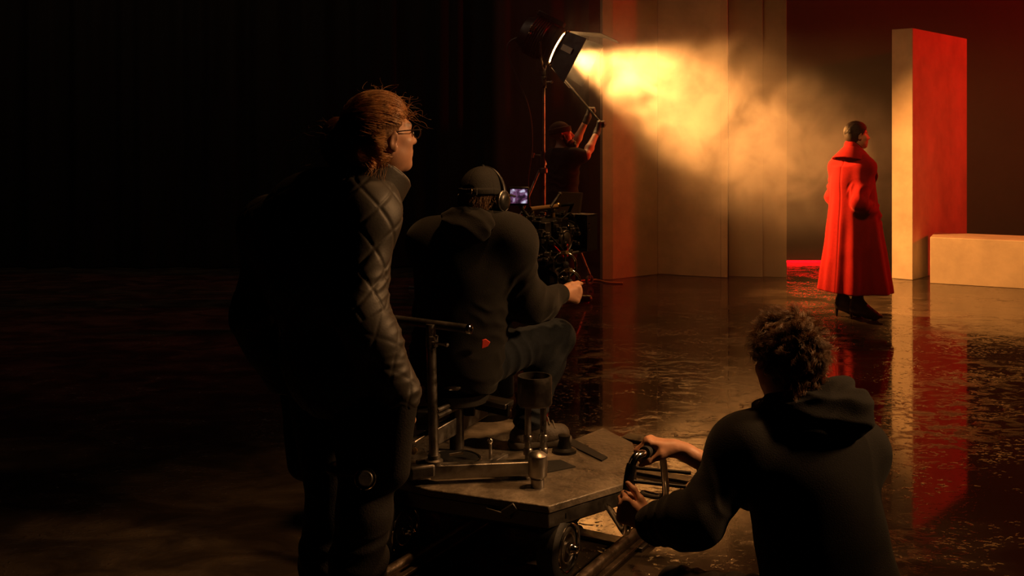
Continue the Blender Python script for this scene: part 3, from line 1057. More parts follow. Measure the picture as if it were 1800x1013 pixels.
# jacket
S = SDF()
B.torso(S, .034, .07, 1.1)
for a in 'lr': B.arm(S, a, .034, .98, .04, .036)
S.ell(J['chest'] - B.fw * .06 + B.up * .02, np.array([.19, .13, .22]), B.R, .08)
S.ell(J['pelvis'] + B.up * .02, np.array([.185, .15, .15]), B.R, .06)
S.cut((0, 0, .795), (0, 0, -1), .01)
S.cut(J['neck'] + B.up * .045, B.up, .02)


def quilt(P, n):
    d = np.zeros(len(P)); tot = np.zeros(len(P))
    segs = [(J['shr'], J['elr'], .085, 1), (J['shl'], J['ell'], .085, 1), (J['elr'], J['wrr'], .07, .55), (J['ell'], J['wrl'], .07, .55)]
    best = np.full(len(P), 9.0); U = np.zeros(len(P)); W = np.zeros(len(P)); st = np.ones(len(P))
    for a, b, r, s_ in segs:
        w, t = seg_weight(P, a, b, .5)
        dist = (1 - w) * .5
        ax = nrm(b - a); u, v_ = perp(ax)
        q = P - a - np.outer(t, b - a)
        th = np.arctan2(q @ v_, q @ u)
        m_ = (dist < best) & (dist < .115)
        best = np.where(m_, dist, best); U = np.where(m_, th * r, U); W = np.where(m_, (P - a) @ ax, W); st = np.where(m_, s_, st)
    q = P - J['pelvis']; ax = B.up; th = np.arctan2(q @ B.fw, q @ B.side)
    m_ = best > 5
    U = np.where(m_, th * .19, U); W = np.where(m_, q @ ax, W)
    sp = .090
    g = np.minimum(*[np.abs(((U + s_ * W * .8) / sp) % 1 - .5) * sp for s_ in (1, -1)])
    d = .0030 * (1 - np.exp(-(g / .006) ** 2)) * st
    fw_, t = seg_weight(P, J['elr'] + (J['shr'] - J['elr']) * .35, J['wrr'], .10)
    ax = nrm(J['wrr'] - J['elr'])
    k1 = folds(P, ax + np.array([.5, 0, -.25]), 95, 3) * np.clip(.5 + 1.2 * wave_noise(P, 16, 7), 0, 1)
    k2 = folds(P, ax + np.array([-.6, .2, .1]), 120, 11) * np.clip(.5 + 1.2 * wave_noise(P, 14, 13), 0, 1)
    d = d + np.clip(fw_ * 3, 0, 1) * (.0042 * k1 + .0032 * k2)
    d = d + .004 * wave_noise(P, 18, 4)
    return d


jk = build_sdf(S, 'jacket', M['jacket'], P1, .0045, disp=quilt, smooth=1)
nk = J['neck'] + B.up * .012 + B.fw * .012
cax = nrm(B.up + B.fw * .60); Cc = basis(B.fw, cax)


def collar(R0, R1, t, h0, h1, c0=None, ax=None, fr=None, dip=.25):
    c0 = nk if c0 is None else c0
    ax = cax if ax is None else ax
    fr = B.fw if fr is None else fr

    def f(P):
        q = P - c0
        z = q @ ax
        q2 = q - np.outer(z, ax)
        r = np.linalg.norm(q2, axis=1)
        fwd = (q2 @ fr) / (r + 1e-6)
        k = np.clip((z - h0) / (h1 - h0), 0, 1)
        R = R0 + (R1 - R0) * k
        return np.maximum(np.abs(r - R * (1 + .10 * fwd)) - t, np.maximum(z - h1 - dip * .06 * fwd, h0 - z)) * .8
    return f


S = SDF()
S.fn(collar(.110, .112, .008, -.04, .060, dip=0), nk - .16, nk + .16, .01)
cl = build_sdf(S, 'collar', M['jacket'], P1, .004, smooth=2)
pts = []
fpp = nrm(B.fw - cax * (B.fw @ cax))
for a in np.linspace(-2.9, 2.9, 50):
    fwd = cos(a); r = .112 * (1 + .10 * fwd)
    pts.append(nk + fpp * cos(a) * r + np.cross(cax, fpp) * sin(a) * r + cax * .060)
MB().tube(pts, .0035, 8).build('collar_piping', mat('grey_piping', (.30, .28, .25), .35, .3, var=.1), cl)
# trousers
S = SDF()
for a in 'lr':
    B.leg(S, a, .022, .05, .045)
    S.cap(J['wr' + a] + (0, 0, .02), J['wr' + a] + (J['kn' + a] - J['wr' + a]) * .25 + (0, 0, -.13), .052, .055, .06)
S.ell(J['pelvis'], np.array([.165, .118, .14]) * .95 + .016, B.R, .05)
S.cut((0, 0, .93), (0, 0, 1), .01); S.cut((0, 0, .075), (0, 0, -1), .005)
build_sdf(S, 'trousers', M['trousers'], P1, .006, disp=cloth_disp(B, .006, [(J['knr'] + (0, 0, -.12), J['anr'] + (0, 0, .1), .12, 1), (J['knl'] + (0, 0, -.12), J['anl'] + (0, 0, .1), .12, 1), (J['hipr'], J['hipr'] + (0, 0, -.2), .14, .5)], .003, 55, 10, 2))
for a in 'lr': shoe(B, a, P1)
# strap with chrome buckle round the thigh
tc_ = J['hipr'] + (J['knr'] - J['hipr']) * .66
ax = nrm(J['knr'] - J['hipr'])
MB().torus(tc_, ax, .101, .013, 40, 8).build('thigh_strap', M['leather'], P1)
c = V(642, 842, 2.80)
tcd = nrm(V(642, 842, 1.0) - np.array([0, 0, EYE]))
bk = MB().torus(c, tcd, .024, .006, 30, 8).build('buckle_ring', M['chrome'], P1)
MB().cyl(c - tcd * .008, c + tcd * .02, .021).build('buckle_face', M['dark_steel'], bk, bevel=.003)
# glasses
b = MB()
g = []
for x in (-.033, .033):
    P = [B.hp(x + .024 * cos(a), .108, -.002 + .020 * sin(a)) for a in np.linspace(0, 2 * pi, 24, endpoint=False)]
    b.tube(P, .0020, 6, closed=True)
b.tube([B.hp(-.010, .110, .003), B.hp(0, .114, .005), B.hp(.010, .110, .003)], .0018, 6)
for x in (-1, 1): b.tube(spline([B.hp(x * .057, .106, .004), B.hp(x * .078, .095, .004), B.hp(x * .084, .01, .005), B.hp(x * .080, -.012, -.012)], 6), .0020, 6)
gl = b.build('glasses', mat('dark_frames', (.05, .03, .02), .25, .2, var=.1), P1)
# hair: swept back to a bun
bunc = V(594, 250, 3.03)
BR = basis((.82, .57, 0), (0, 0, 1))


def bun(S):
    S.ell(bunc, (.050, .046, .066), BR, .02)
    S.cap(bunc + (.02, 0, .02), B.hp(0, -.09, .02), .04, .05, .03)
    S.cap(B.hp(0, -.07, -.03), B.hp(0, -.055, -.10), .05, .035, .03)


def strand_grooves(P, n):
    q = (P - J['head']) @ B.H.T
    a = np.arctan2(q[:, 2] - .02, q[:, 0]) * 18 + 1.2 * wave_noise(P, 14, 1)
    w = np.clip(1 - np.linalg.norm(P - bunc, axis=1) / .09, 0, 1)
    p = (P - bunc) @ BR.T
    a2 = np.arctan2(p[:, 2], p[:, 1]) * 4 + p[:, 2] * 160 + 1.0 * wave_noise(P, 25, 5)
    return .0022 * np.sin(a) * (w < .05) + .0035 * np.sin(a2) * np.clip(w * 4, 0, 1) + .002 * wave_noise(P, 40, 2)


hc = hair_cap(B, P1, M['hair_under_auburn'], .011, .004, extra=bun, disp=strand_grooves)
hcn = B.hp(0, -.014, .036); hr = np.array([.075, .097, .087]) * B.s + .013
st = []
bdir = nrm(np.array([0, -1, .42])); bdir2 = nrm(((bunc - hcn) @ B.H.T) / hr)
while len(st) < 7600:
    u = rng.normal(size=3); u /= np.linalg.norm(u)
    q = (u * hr)[None] + np.array([[0, -.014, .036]])
    c = scalp_cut(q)[0]
    td = bdir if rng.uniform() < .5 else bdir2
    if c > .0 or (c < -.13 and td is bdir): continue
    if abs(q[0, 0]) > .045 and q[0, 2] < .030 and q[0, 1] > -.035: continue
    om = math.acos(np.clip(u @ td, -1, 1))
    if om < .12 or (td is bdir2 and om > 1.75): continue
    n_ = 16
    lift = 1 + abs(rng.normal()) * .035
    ph, am = rng.uniform(0, 6), rng.uniform(0, .0035)
    side = nrm(np.cross(u, td))
    pts = []
    for t in np.linspace(0, 1, n_):
        w_ = (sin((1 - t) * om) * u + sin(t * om) * td) / sin(om)
        w_ = w_ + side * am * 10 * sin(ph + t * 9)
        w_ = w_ - np.array([0, 0, .05]) * sin(pi * t) * (u[2] < .3)
        k_ = 1 + (lift - 1) * sin(pi * min(t * 1.3, 1)) ** .5
        pts.append(hcn + ((w_ / np.linalg.norm(w_)) * hr * k_) @ B.H)
    st.append(np.array(pts))
for _ in range(1100):      # swept up from behind the ears and the nape
    u_ = rng.uniform(-.100, .015); sg = rng.choice([-1, 1])
    q0 = np.array([sg * (.079 - .28 * max(0, -u_ - .02)), -.030 - .45 * max(0, -u_), u_]) + rng.normal(size=3) * .003
    if rng.uniform() < .3: q0 = np.array([rng.uniform(-.055, .055), -.070, rng.uniform(-.105, -.06)])
    q2 = (bunc - J['head']) @ B.H.T + rng.normal(size=3) * .016
    q1 = np.array([q0[0] * 1.05, -.090, q0[2] * .6]) + np.array([0, -.012, 0])
    t = np.linspace(0, 1, 14)[:, None]
    p = q0 * (1 - t) ** 2 + 2 * q1 * t * (1 - t) + q2 * t ** 2
    p = p + np.sin(t * rng.uniform(6, 12) + rng.uniform(0, 6)) * rng.normal(size=3) * .0016
    st.append(J['head'] + (p / np.array([1, 1, 1])) @ B.H)
for _ in range(1500):       # coils of the bun
    a0 = rng.uniform(0, 2 * pi); tl = rng.normal(0, .75); l = rng.uniform(1.5, 3.5)
    k_ = rng.uniform(1.0, 1.12)
    t = np.linspace(0, l, 14)
    th, ph = a0 + t, tl + .25 * np.sin(t * 2 + a0)
    loc = np.stack([np.sin(ph) * .05, np.cos(ph) * np.cos(th) * .046, np.cos(ph) * np.sin(th) * .066], 1) * k_ * 1.02
    st.append(bunc + loc @ BR)
def push_out(p):
    q = (p - J['head']) @ B.H.T
    for c_, r_, m_ in ((np.array([0, -.014, .036]), np.array([.075, .097, .087]) * B.s + .011, 1.035), (np.array([0, -.035, -.03]) * 1.0, np.array([.062, .062, .055]) * B.s + .013, 1.24)):
        e = q - c_ * B.s; k = np.sqrt(((e / r_) ** 2).sum(1))[:, None]
        q = c_ * B.s + e * np.where(k < m_, m_ / np.maximum(k, .3), 1)
    return J['head'] + q @ B.H


st = [s_ if np.linalg.norm(s_[-1] - bunc) < .075 and np.linalg.norm(s_[0] - bunc) < .085 else push_out(s_) for s_ in st]
for _ in range(330):       # loose ends and flyaways
    if rng.uniform() < .45:
        r0 = B.hp(rng.uniform(-.05, .07), -.06 + rng.uniform(-.02, .05), -.06 - rng.uniform(0, .04)); v0 = np.array([rng.uniform(-.06, .02), rng.uniform(-.03, .03), -.07])
    elif rng.uniform() < .5:
        u = rng.normal(size=3); u[1] = abs(u[1]); u[2] = abs(u[2]); u = nrm(u); r0 = hcn + (u * hr) @ B.H; v0 = (nrm(u * np.array([1, 1.2, .6]))) @ B.H * .035 + rng.normal(size=3) * .02
    else:
        r0 = bunc + rng.normal(size=3) * .03; v0 = nrm(r0 - bunc) * rng.uniform(.02, .07) + np.array([-.02, 0, .0])
    t = np.linspace(0, 1, 12)[:, None]
    ax1, ax2 = rng.normal(size=3), rng.normal(size=3)
    st.append(r0 + v0 * t + (np.sin(t * 7 + rng.uniform(0, 6)) * ax1 + np.cos(t * 7) * ax2) * .006 * t + np.array([0, 0, -.02]) * t ** 2)
hair('loose_strands', M['hair_auburn'], hc, st, .00055)

# ---------- camera operator, seated on the dolly with his back to us
J = joints(pelvis=V(803, 640, 4.22), chest=V(824, 488, 4.22), neck=V(838, 395, 4.23), head=V(851, 350, 4.24), hf=(.52, .85, -.06), hu=(.02, .05, 1),
           shl=V(759, 428, 4.29), shr=V(900, 424, 4.17), ell=V(756, 550, 4.48), elr=V(931, 538, 4.19), wrl=V(880, 530, 4.72), wrr=V(986, 516, 4.36),
           hipl=V(772, 642, 4.32), hipr=V(848, 632, 4.22), knl=V(872, 590, 4.74), knr=V(978, 594, 4.48), anl=V(880, 742, 4.80), anr=V(930, 738, 4.30),
           tol=V(890, 742, 4.98), tor=V(984, 772, 4.34))
for k in ('anl', 'anr'): J[k][2] = .412
for k in ('tol', 'tor'): J[k][2] = .346
B = Body(J, .97)
P2 = thing('person', 'person in black cap, headphones and dark hoodie seated on the dolly behind the camera', 'person', (J['pelvis'][0], J['pelvis'][1], .30))
hd = [dict(wr=J['wrr'], d=(.80, .45, -.12), n=(-.45, .85, -.1), thumb=(-.05, 0, 1), curl=(58, 72, 45), thumb_dir=(.75, .4, .35)),
      dict(wr=J['wrl'], d=(.75, .5, 0), n=(.4, -.7, -.2), thumb=(0, 0, 1), curl=(50, 60, 40))]
body_mesh(B, P2, hd, .0052)
B.eyes(P2)
S = SDF()
B.torso(S, .034, .07, 1.05)
B.torso(S, .020, .04)
for a in 'lr': B.arm(S, a, .026, .94, .05, .022)
S.ell(J['pelvis'] + B.up * .04 - B.fw * .02, np.array([.178, .15, .13]), B.R, .06)
S.ell(J['pelvis'] * .5 + J['chest'] * .5 - B.fw * .01, np.array([.185, .14, .2]), B.R, .06)
S.cut(J['pelvis'] - B.up * .105, -nrm(B.up + B.fw * .25), .012)
S.cut(J['neck'] + B.up * .085, B.up, .02)
build_sdf(S, 'hoodie', M['hoodie_grey'], P2, .0048, disp=cloth_disp(B, .006, [(J['shr'] * .4 + J['elr'] * .6, J['elr'] * .6 + J['wrr'] * .4, .12, 1), (J['pelvis'] + B.side * .1, J['chest'] - B.up * .12 + B.side * .12, .16, .8), (J['pelvis'] - B.side * .1, J['chest'] - B.up * .16 - B.side * .1, .16, .6)], .005, 42, 9, 6))
S = SDF()
hk = J['neck'] - B.fw * .035 + B.up * .012
S.fn(collar(.100, .092, .020, -.055, .040, J['neck'] + B.fw * .01, B.up, B.fw, -.4), hk - .2, hk + .2, .03)
S.ell(hk - B.fw * .065 + B.up * .010, (.120, .040, .045), B.R, .04)
S.ell(hk - B.fw * .085 - B.up * .030, (.115, .032, .050), basis(B.fw + B.up * .5, B.up - B.fw * .5), .02)
S.ell(hk - B.fw * .090 - B.up * .060, (.070, .030, .040), B.R, .04)
build_sdf(S, 'hood', M['hoodie_grey'], P2, .0045, disp=lambda P, n: .0035 * folds(P, B.up + B.side * .25, 70, 9) * np.clip(((J['neck'] - P) @ B.fw) * 12, 0, 1), smooth=2)
S = SDF()
for a in 'lr': B.leg(S, a, .020, .05, .030)
S.ell(J['pelvis'], np.array([.165, .12, .13]) + .008, B.R, .06)
S.cut((0, 0, .385), (0, 0, -1), .006)
jn = build_sdf(S, 'jeans', M['denim'], P2, .0052, disp=cloth_disp(B, .006, [(J['knr'] * .7 + J['hipr'] * .3, J['knr'] * .7 + J['anr'] * .3, .12, .9), (J['hipr'], J['hipr'] * .6 + J['knr'] * .4, .13, .8), (J['anr'] + (0, 0, .03), J['anr'] + (.0, .05, .15), .1, 1)], .003, 50, 11, 8))
q = V(852, 604, 4.03)
MB().plate([q + V_ for V_ in (np.array([-.013, 0, -.022]), np.array([.012, .004, -.012]), np.array([.022, .006, .004]), np.array([.004, .002, .018]), np.array([-.010, 0, .014]))], (.25, -1, .1), .006).build('red_pocket_tag', M['red_cloth'], P2, bevel=.002)
for a in 'lr': shoe(B, a, P2)
# cap with strap and buckle at the back
S = SDF()
ci = .016
S.ell(B.hp(0, -.014, .036), np.array([.075, .097, .087]) * B.s + ci, B.H, .02)
S.ell(B.hp(0, -.014, .012), np.array([.077, .098, .06]) * B.s + ci, B.H, .02)
S.cut(B.hp(0, 0, .018), -(B.H[2] + B.H[1] * .10), .004)
S.ell(B.hp(0, -.135, .012), np.array([.043, .06, .040]), B.H, .006, 'sub')
S.ell(B.hp(0, -.014, .03), np.array([.075, .097, .085]) * B.s + ci - .006, B.H, .003, 'sub')


def brim(P):
    q = (P - B.hp(0, .10, .028)) @ B.H.T
    z = q[:, 2] + .9 * q[:, 0] ** 2 * 2.2 + q[:, 1] * .12
    r = np.sqrt((q[:, 0] / .078) ** 2 + ((q[:, 1] - .01) / .075) ** 2)
    return np.maximum(np.abs(z) - .0035, (r - 1) * .06)


S.fn(brim, B.hp(0, .11, .02) - .14, B.hp(0, .11, .02) + .14, .004)
S.fn(lambda P: np.maximum(np.maximum(np.abs(np.sqrt((((P - B.hp(0, -.014, .012)) @ B.H.T / np.array([1, 1.27, 1])) ** 2)[:, :2].sum(1)) - .0895) - .0035, np.abs(((P - B.hp(0, 0, .031)) @ B.H[2])) - .011), (P - B.hp(0, -.03, 0)) @ B.H[1]) * .8, B.hp(0, -.05, .02) - .16, B.hp(0, -.05, .02) + .16, .004)
cp = build_sdf(S, 'cap', M['cap'], P2, .0032, smooth=1, disp=lambda P, n: -.0015 * (np.abs(np.sin(np.arctan2(((P - B.hp(0, -.014, .04)) @ B.H[0]), ((P - B.hp(0, -.014, .04)) @ B.H[1])) * 3)) < .05))
MB().ball(B.hp(0, -.014, .036 + .087 * .97 + ci + .003), .007, 10).build('cap_button', M['cap'], cp)
c = B.hp(.012, -.132, .031)
b = MB().box(c, (.026, .006, .020), B.H)
b.build('buckle', M['brass'], cp, bevel=.002)
c2 = B.hp(.034, -.128, .031)
b = MB(); fr = [c2 + B.H[0] * x * .012 + B.H[2] * z * .013 - B.H[1] * (.004 - .004 * x) for x, z in ((-1, -1), (1, -1), (1, 1), (-1, 1))]
b.tube(fr, .0022, 6, closed=True).build('strap_loop', M['steel'], cp)
hc = hair_cap(B, P2, M['hair_under'], .006, .0045)
st = []
while len(st) < 1500:
    u = rng.normal(size=3); u /= np.linalg.norm(u)
    q = u * (np.array([.075, .097, .095]) + .004) + np.array([0, -.014, .02])
    if q[2] > .055 or q[2] < -.085 or q[1] > -.005 or (q[2] > .03 and abs(q[0]) > .04): continue
    if abs(q[0]) > .06 and q[1] > -.03 and q[2] < .02: continue
    r0 = B.hp(*q); v0 = (np.array([u[0] * .3, -.35, -.75]) + rng.normal(size=3) * .2) @ B.H * rng.uniform(.015, .032)
    t = np.linspace(0, 1, 7)[:, None]
    st.append(r0 + v0 * t + (u @ B.H) * .006 * t - (u @ B.H) * .004 * t ** 2)
hair('nape_hair', M['hair_brown'], hc, st, .0006)
# headphones
b = MB()
arc = [B.hp(.105 * sin(a), -.012 + .012 * cos(a), .006 + .128 * cos(a)) for a in np.linspace(-1.5, 1.5, 30)]
b.tube(arc, .008, 10)
hp_ = b.build('headphones', M['black_plastic'], P2)
for x in (-1, 1):
    c = B.hp(x * .100, -.006, -.006)
    b = MB().lathe(c - B.H[0] * x * .012, B.H[0] * x, [(0, .034), (.004, .040), (.018, .041), (.026, .034), (.03, .02)], 24)
    b.build('ear_cup', M['black_plastic'], hp_)
    MB().torus(c + B.H[0] * x * .004, B.H[0], .041, .003, 30, 8).build('cup_ring', M['steel'], hp_)

# ---------- crouching dolly grip, front right
J = joints(pelvis=V(1465, 1070, 2.90), chest=V(1428, 868, 2.95), neck=V(1398, 724, 2.98), head=V(1383, 634, 3.01), hf=(-.42, .90, -.12), hu=(.0, .12, 1),
           shl=V(1307, 790, 2.91), shr=V(1503, 795, 3.05), ell=V(1226, 916, 2.83), elr=V(1358, 872, 3.2), wrl=V(1143, 922, 2.98), wrr=V(1189, 789, 3.2),
           hipl=V(1415, 1085, 2.88), hipr=V(1522, 1085, 2.98), knl=V(1195, 1045, 3.15), knr=V(1478, 905, 3.38), anl=V(1420, 1140, 2.95), anr=V(1495, 1090, 3.22),
           tol=V(1500, 1165, 2.85), tor=V(1462, 1074, 3.42))
B = Body(J, .98)
P3 = thing('person', 'person with curly hair in black hoodie crouching at front right, gripping the dolly handle', 'person', (J['pelvis'][0], J['pelvis'][1], 0))
hd = [dict(wr=J['wrr'], d=(-1, .12, .22), n=(-.16, -.05, -1), thumb=(0, -1, 0), curls=((62, 68, 40), (56, 72, 42), (54, 72, 44), (50, 70, 46)), thumb_dir=(-.9, -.30, -.32), tc=.25),
      dict(wr=J['wrl'], d=(-.86, .20, .42), n=(.25, .95, .0), thumb=(.45, 0, .9), curls=((70, 75, 45), (74, 78, 45), (78, 78, 45), (80, 78, 45)), thumb_dir=(-.42, .30, .85), tc=.35)]
body_mesh(B, P3, hd, .0042)
B.eyes(P3)
S = SDF()
B.torso(S, .026, .07, 1.05)
B.arm(S, 'l', .026, .86, .05, .030); B.arm(S, 'r', .026, .66, .05, .012)
S.ell(J['pelvis'] * .55 + J['chest'] * .45, np.array([.19, .14, .22]), B.R, .07)
S.ell(J['pelvis'] + B.up * .02, np.array([.20, .16, .14]), B.R, .06)
S.cut(J['pelvis'] - B.up * .11, -B.up, .012)
S.cut(J['neck'] + B.up * .07, B.up, .02)
build_sdf(S, 'hoodie', M['hoodie'], P3, .0046, disp=cloth_disp(B, .006, [(J['shl'] * .3 + J['ell'] * .7, J['ell'] * .3 + J['wrl'] * .7, .12, .55), (J['elr'], J['wrr'], .09, .5)], .004, 56, 9, 12))
S = SDF()
nk3 = J['neck']
S.fn(collar(.112, .096, .021, -.06, .040, nk3 - B.fw * .005, nrm(B.up - B.fw * .15), B.fw, -.3), nk3 - .22, nk3 + .22, .03)
hk = nk3 - B.fw * .075 + B.up * .005
S.ell(hk + B.side * .030 + B.up * .015, (.140, .050, .050), basis(B.fw, B.up - B.side * .30), .04)
S.ell(hk - B.fw * .030 + B.side * .060 - B.up * .025, (.125, .040, .050), basis(B.fw + B.up * .4, B.up - B.side * .42), .018)
S.ell(hk - B.fw * .035 + B.side * .115 - B.up * .045, (.060, .045, .050), B.R, .05)
build_sdf(S, 'hood', M['hoodie'], P3, .0042, smooth=1, disp=lambda P, n: .0042 * folds(P, B.up + B.side * .3, 62, 21) * np.clip(((nk3 - P) @ B.fw) * 14, 0, 1))
S = SDF()
for a in 'lr': B.leg(S, a, .018, .05, .035)
S.ell(J['pelvis'], np.array([.165, .12, .13]) + .008, B.R, .06)
build_sdf(S, 'trousers', M['trousers'], P3, .007, disp=cloth_disp(B, .005, [(J['hipl'], J['knl'], .14, .8)], .003, 50, 11, 15))
for a in 'lr': shoe(B, a, P3, M['boot'], h=.008, sole=False)
hc = hair_cap(B, P3, M['hair_under'], .012, .0045, ears=False, disp=lambda P, n: .005 * wave_noise(P, 38, 3) + .003 * wave_noise(P, 80, 8))
st = []
hcn = B.hp(0, -.014, .036); hr = np.array([.075, .097, .087]) * B.s + .008
locks = 0
while locks < 620:
    u = rng.normal(size=3); u /= np.linalg.norm(u)
    q = (u * hr) + np.array([0, -.014, .036])
    if locks > 430:        # down to the nape
        q = np.array([rng.uniform(-.062, .062), -.085 + rng.uniform(-.012, .02), rng.uniform(-.105, .0)])
        u = nrm(np.array([q[0] * 6, -1, -.1]))
    elif scalp_cut(q[None])[0] > -.002 or q[2] < -.05: continue
    if abs(q[0]) > .06 and q[1] > -.02 and q[2] < .0: continue
    locks += 1
    ln = rng.uniform(.036, .062) * (1.0 if q[2] > .02 else .6)
    N_ = u @ B.H
    crn = nrm(q - np.array([.01, -.06, .125])); tg = crn @ B.H; tg = nrm(tg - N_ * (tg @ N_))
    flow = nrm(tg * .75 + nrm(np.cross(N_, rng.normal(size=3))) * .55 + N_ * .42)
    e1, e2 = perp(flow)
    ph = rng.uniform(0, 6.28); cr = rng.uniform(.005, .010); tw = rng.uniform(3.0, 6.0) * rng.choice([-1, 1])
    r0 = hcn + ((q - np.array([0, -.014, .036])) @ B.H)
    t = np.linspace(0, 1, 16)[:, None]
    for _ in range(17):
        o = rng.normal(size=3) * .0036; k_ = rng.uniform(.8, 1.1); dp = rng.normal() * .18; r_ = cr * rng.uniform(.85, 1.15)
        p = r0 + o + N_ * .006 + flow * ln * k_ * (t - .35 * t ** 2) * 1.1
        p = p + (e1 * (np.cos(ph + dp + tw * t) - cos(ph + dp)) + e2 * (np.sin(ph + dp + tw * t) - sin(ph + dp))) * r_ * (.4 + .6 * t)
        st.append(p)
hair('curls', M['hair_brown'], hc, st, .0006)

# ---------- man adjusting the lamp
J = joints(pelvis=V(990, 354, 9.88), chest=V(990, 302, 9.88), neck=V(986, 267, 9.88), head=V(988, 238, 9.88), hf=(.93, -.12, .20), hu=(-.2, 0, 1),
           shl=V(976, 275, 10.05), shr=V(1006, 276, 9.73), ell=V(1008, 258, 10.2), elr=V(1030, 274, 9.70), wrl=V(1033, 207, 10.18), wrr=V(1050, 231, 9.95),
           hipl=V(981, 366, 9.96), hipr=V(1000, 366, 9.80), knl=V(978, 442, 10.0), knr=V(1000, 442, 9.78), anl=V(976, 516, 10.02), anr=V(998, 518, 9.8),
           tol=V(1010, 524, 10.1), tor=V(1034, 530, 9.8))
for k in ('anl', 'anr'): J[k][2] = .09
for k in ('tol', 'tor'): J[k][2] = .038
B = Body(J, .98)
P4 = thing('person', 'bearded person in knit beanie, black shirt and gloves reaching up to the film lamp', 'person', (J['pelvis'][0], J['pelvis'][1], 0))
pdir = nrm(V(1058, 218, 9.97) - V(1012, 165, 10.30))
hd = [dict(wr=J['wrl'], d=(.25, .1, 1.0), n=(.8, .1, -.5), thumb=-pdir, curl=(70, 75, 40)), dict(wr=J['wrr'], d=(.25, .1, 1.0), n=(.8, .1, -.5), thumb=-pdir, curl=(70, 75, 40))]
body_mesh(B, P4, hd, .008)
B.eyes(P4)
for a, k in (('l', hd[0]), ('r', hd[1])):
    S = SDF(); hand(S, s=B.s, i=.005, **k)
    S.cap(J['wr' + a] + nrm(J['wr' + a] - J['el' + a]) * -.05, J['wr' + a], .034, .033, .02)
    build_sdf(S, 'glove', M['glove'], P4, .006)
S = SDF()
B.torso(S, .022, .06, 1.05)
for a in 'lr':
    S.cap(J['sh' + a], J['sh' + a] + (J['el' + a] - J['sh' + a]) * .72, .072, .066, .05)
S.ell(J['pelvis'] + B.up * .03, np.array([.18, .14, .14]), B.R, .06)
S.cut(J['pelvis'] - B.up * .06, -B.up, .01); S.cut(J['neck'] + B.up * .045, B.up, .02); B.neck(S, .006)
S.cut(J['neck'] + B.up * .045, B.up, .01)
build_sdf(S, 'shirt', M['tee'], P4, .008, disp=cloth_disp(B, .006, [(J['pelvis'], J['chest'], .25, .7)], .004, 36, 8, 17))
S = SDF()
for a in 'lr': B.leg(S, a, .02, .05, .035)
S.ell(J['pelvis'], np.array([.165, .12, .13]) + .006, B.R, .06)
build_sdf(S, 'trousers', M['trousers'], P4, .009)
for a in 'lr': shoe(B, a, P4, M['boot'], h=.009, sole=False)
S = SDF()
S.ell(B.hp(0, -.018, .045), np.array([.084, .106, .095]), B.H, .02)
S.fn(lambda P: np.maximum(np.abs(np.sqrt((((P - B.hp(0, -.012, 0)) @ B.H.T / np.array([1, 1.24, 1])) ** 2)[:, :2].sum(1)) - .084) - .007, np.abs((P - B.hp(0, 0, .052)) @ B.H[2]) - .026), B.hp(0, 0, .05) - .16, B.hp(0, 0, .05) + .16, .01)
S.cut(B.hp(0, 0, .026), -(B.H[2]), .004)
build_sdf(S, 'beanie', M['knit'], P4, .005)
S = SDF()
S.ell(B.hp(0, .040, -.085), np.array([.062, .068, .052]), B.H, .03)
for x in (-1, 1): S.cap(B.hp(x * .066, .012, .0), B.hp(x * .056, .03, -.07), .014, .02, .02)
S.ell(B.hp(0, .10, -.115), np.array([.03, .02, .03]), B.H, .03)
S.ell(B.hp(0, .096, -.048), np.array([.028, .014, .010]), B.H, .01)
S.ell(B.hp(0, .103, -.066), np.array([.02, .014, .009]), B.H, .006, 'sub')
build_sdf(S, 'beard', M['hair_black'], P4, .005, disp=lambda P, n: .003 * wave_noise(P, 90, 4))
pole = MB().cyl(V(989, 137, 10.36), V(1060, 221, 9.96), .012)
tag(pole.build('adjusting_pole', M['black_metal']), 'thin black pole the gloved man holds against the barn door', 'pole')

# ---------- woman in the red coat
J = joints(pelvis=V(1503, 395, 9.0), chest=V(1499, 318, 9.0), neck=V(1499, 272, 9.0), head=V(1507, 238, 9.0), hf=(1, .04, .02), hu=(-.02, 0, 1),
           shl=V(1476, 293, 9.12), shr=V(1520, 294, 8.88), ell=V(1464, 346, 9.2), elr=V(1511, 357, 8.78), wrl=V(1492, 388, 9.36), wrr=V(1536, 379, 8.95),
           hipl=V(1495, 402, 9.07), hipr=V(1512, 402, 8.93), knl=V(1490, 468, 9.08), knr=V(1512, 470, 8.92), anl=V(1482, 531, 9.08), anr=V(1508, 537, 8.92),
           tol=V(1510, 549, 9.06), tor=V(1538, 556, 8.88))
J['anl'][2] = J['anr'][2] = .155; J['tol'][2] = J['tor'][2] = .034
B = Body(J, .94, .9)
P5 = thing('person', 'person in a long red coat and heeled black boots standing in the lamp beam', 'person', (J['pelvis'][0], J['pelvis'][1], 0))
hd = [dict(wr=J['wr' + a] + (-.01, .01, 0), d=(-.35, .35 if a == 'r' else -.35, -1), n=-B.side if a == 'r' else B.side, thumb=B.fw, curl=(30, 30, 20)) for a in 'lr']
body_mesh(B, P5, hd, .0065, female=True)
B.eyes(P5)
S = SDF(); S.cap(J['neck'] - B.up * .04, B.hp(0, -.012, -.085), .064, .056, .02)
build_sdf(S, 'turtleneck', M['tee'], P5, .006)
zh, zs = .232, 1.40
hem_c, top_c = V(1508, 512, 9.0), V(1498, 285, 9.0)
phs = rng.uniform(0, 6.28, 6)


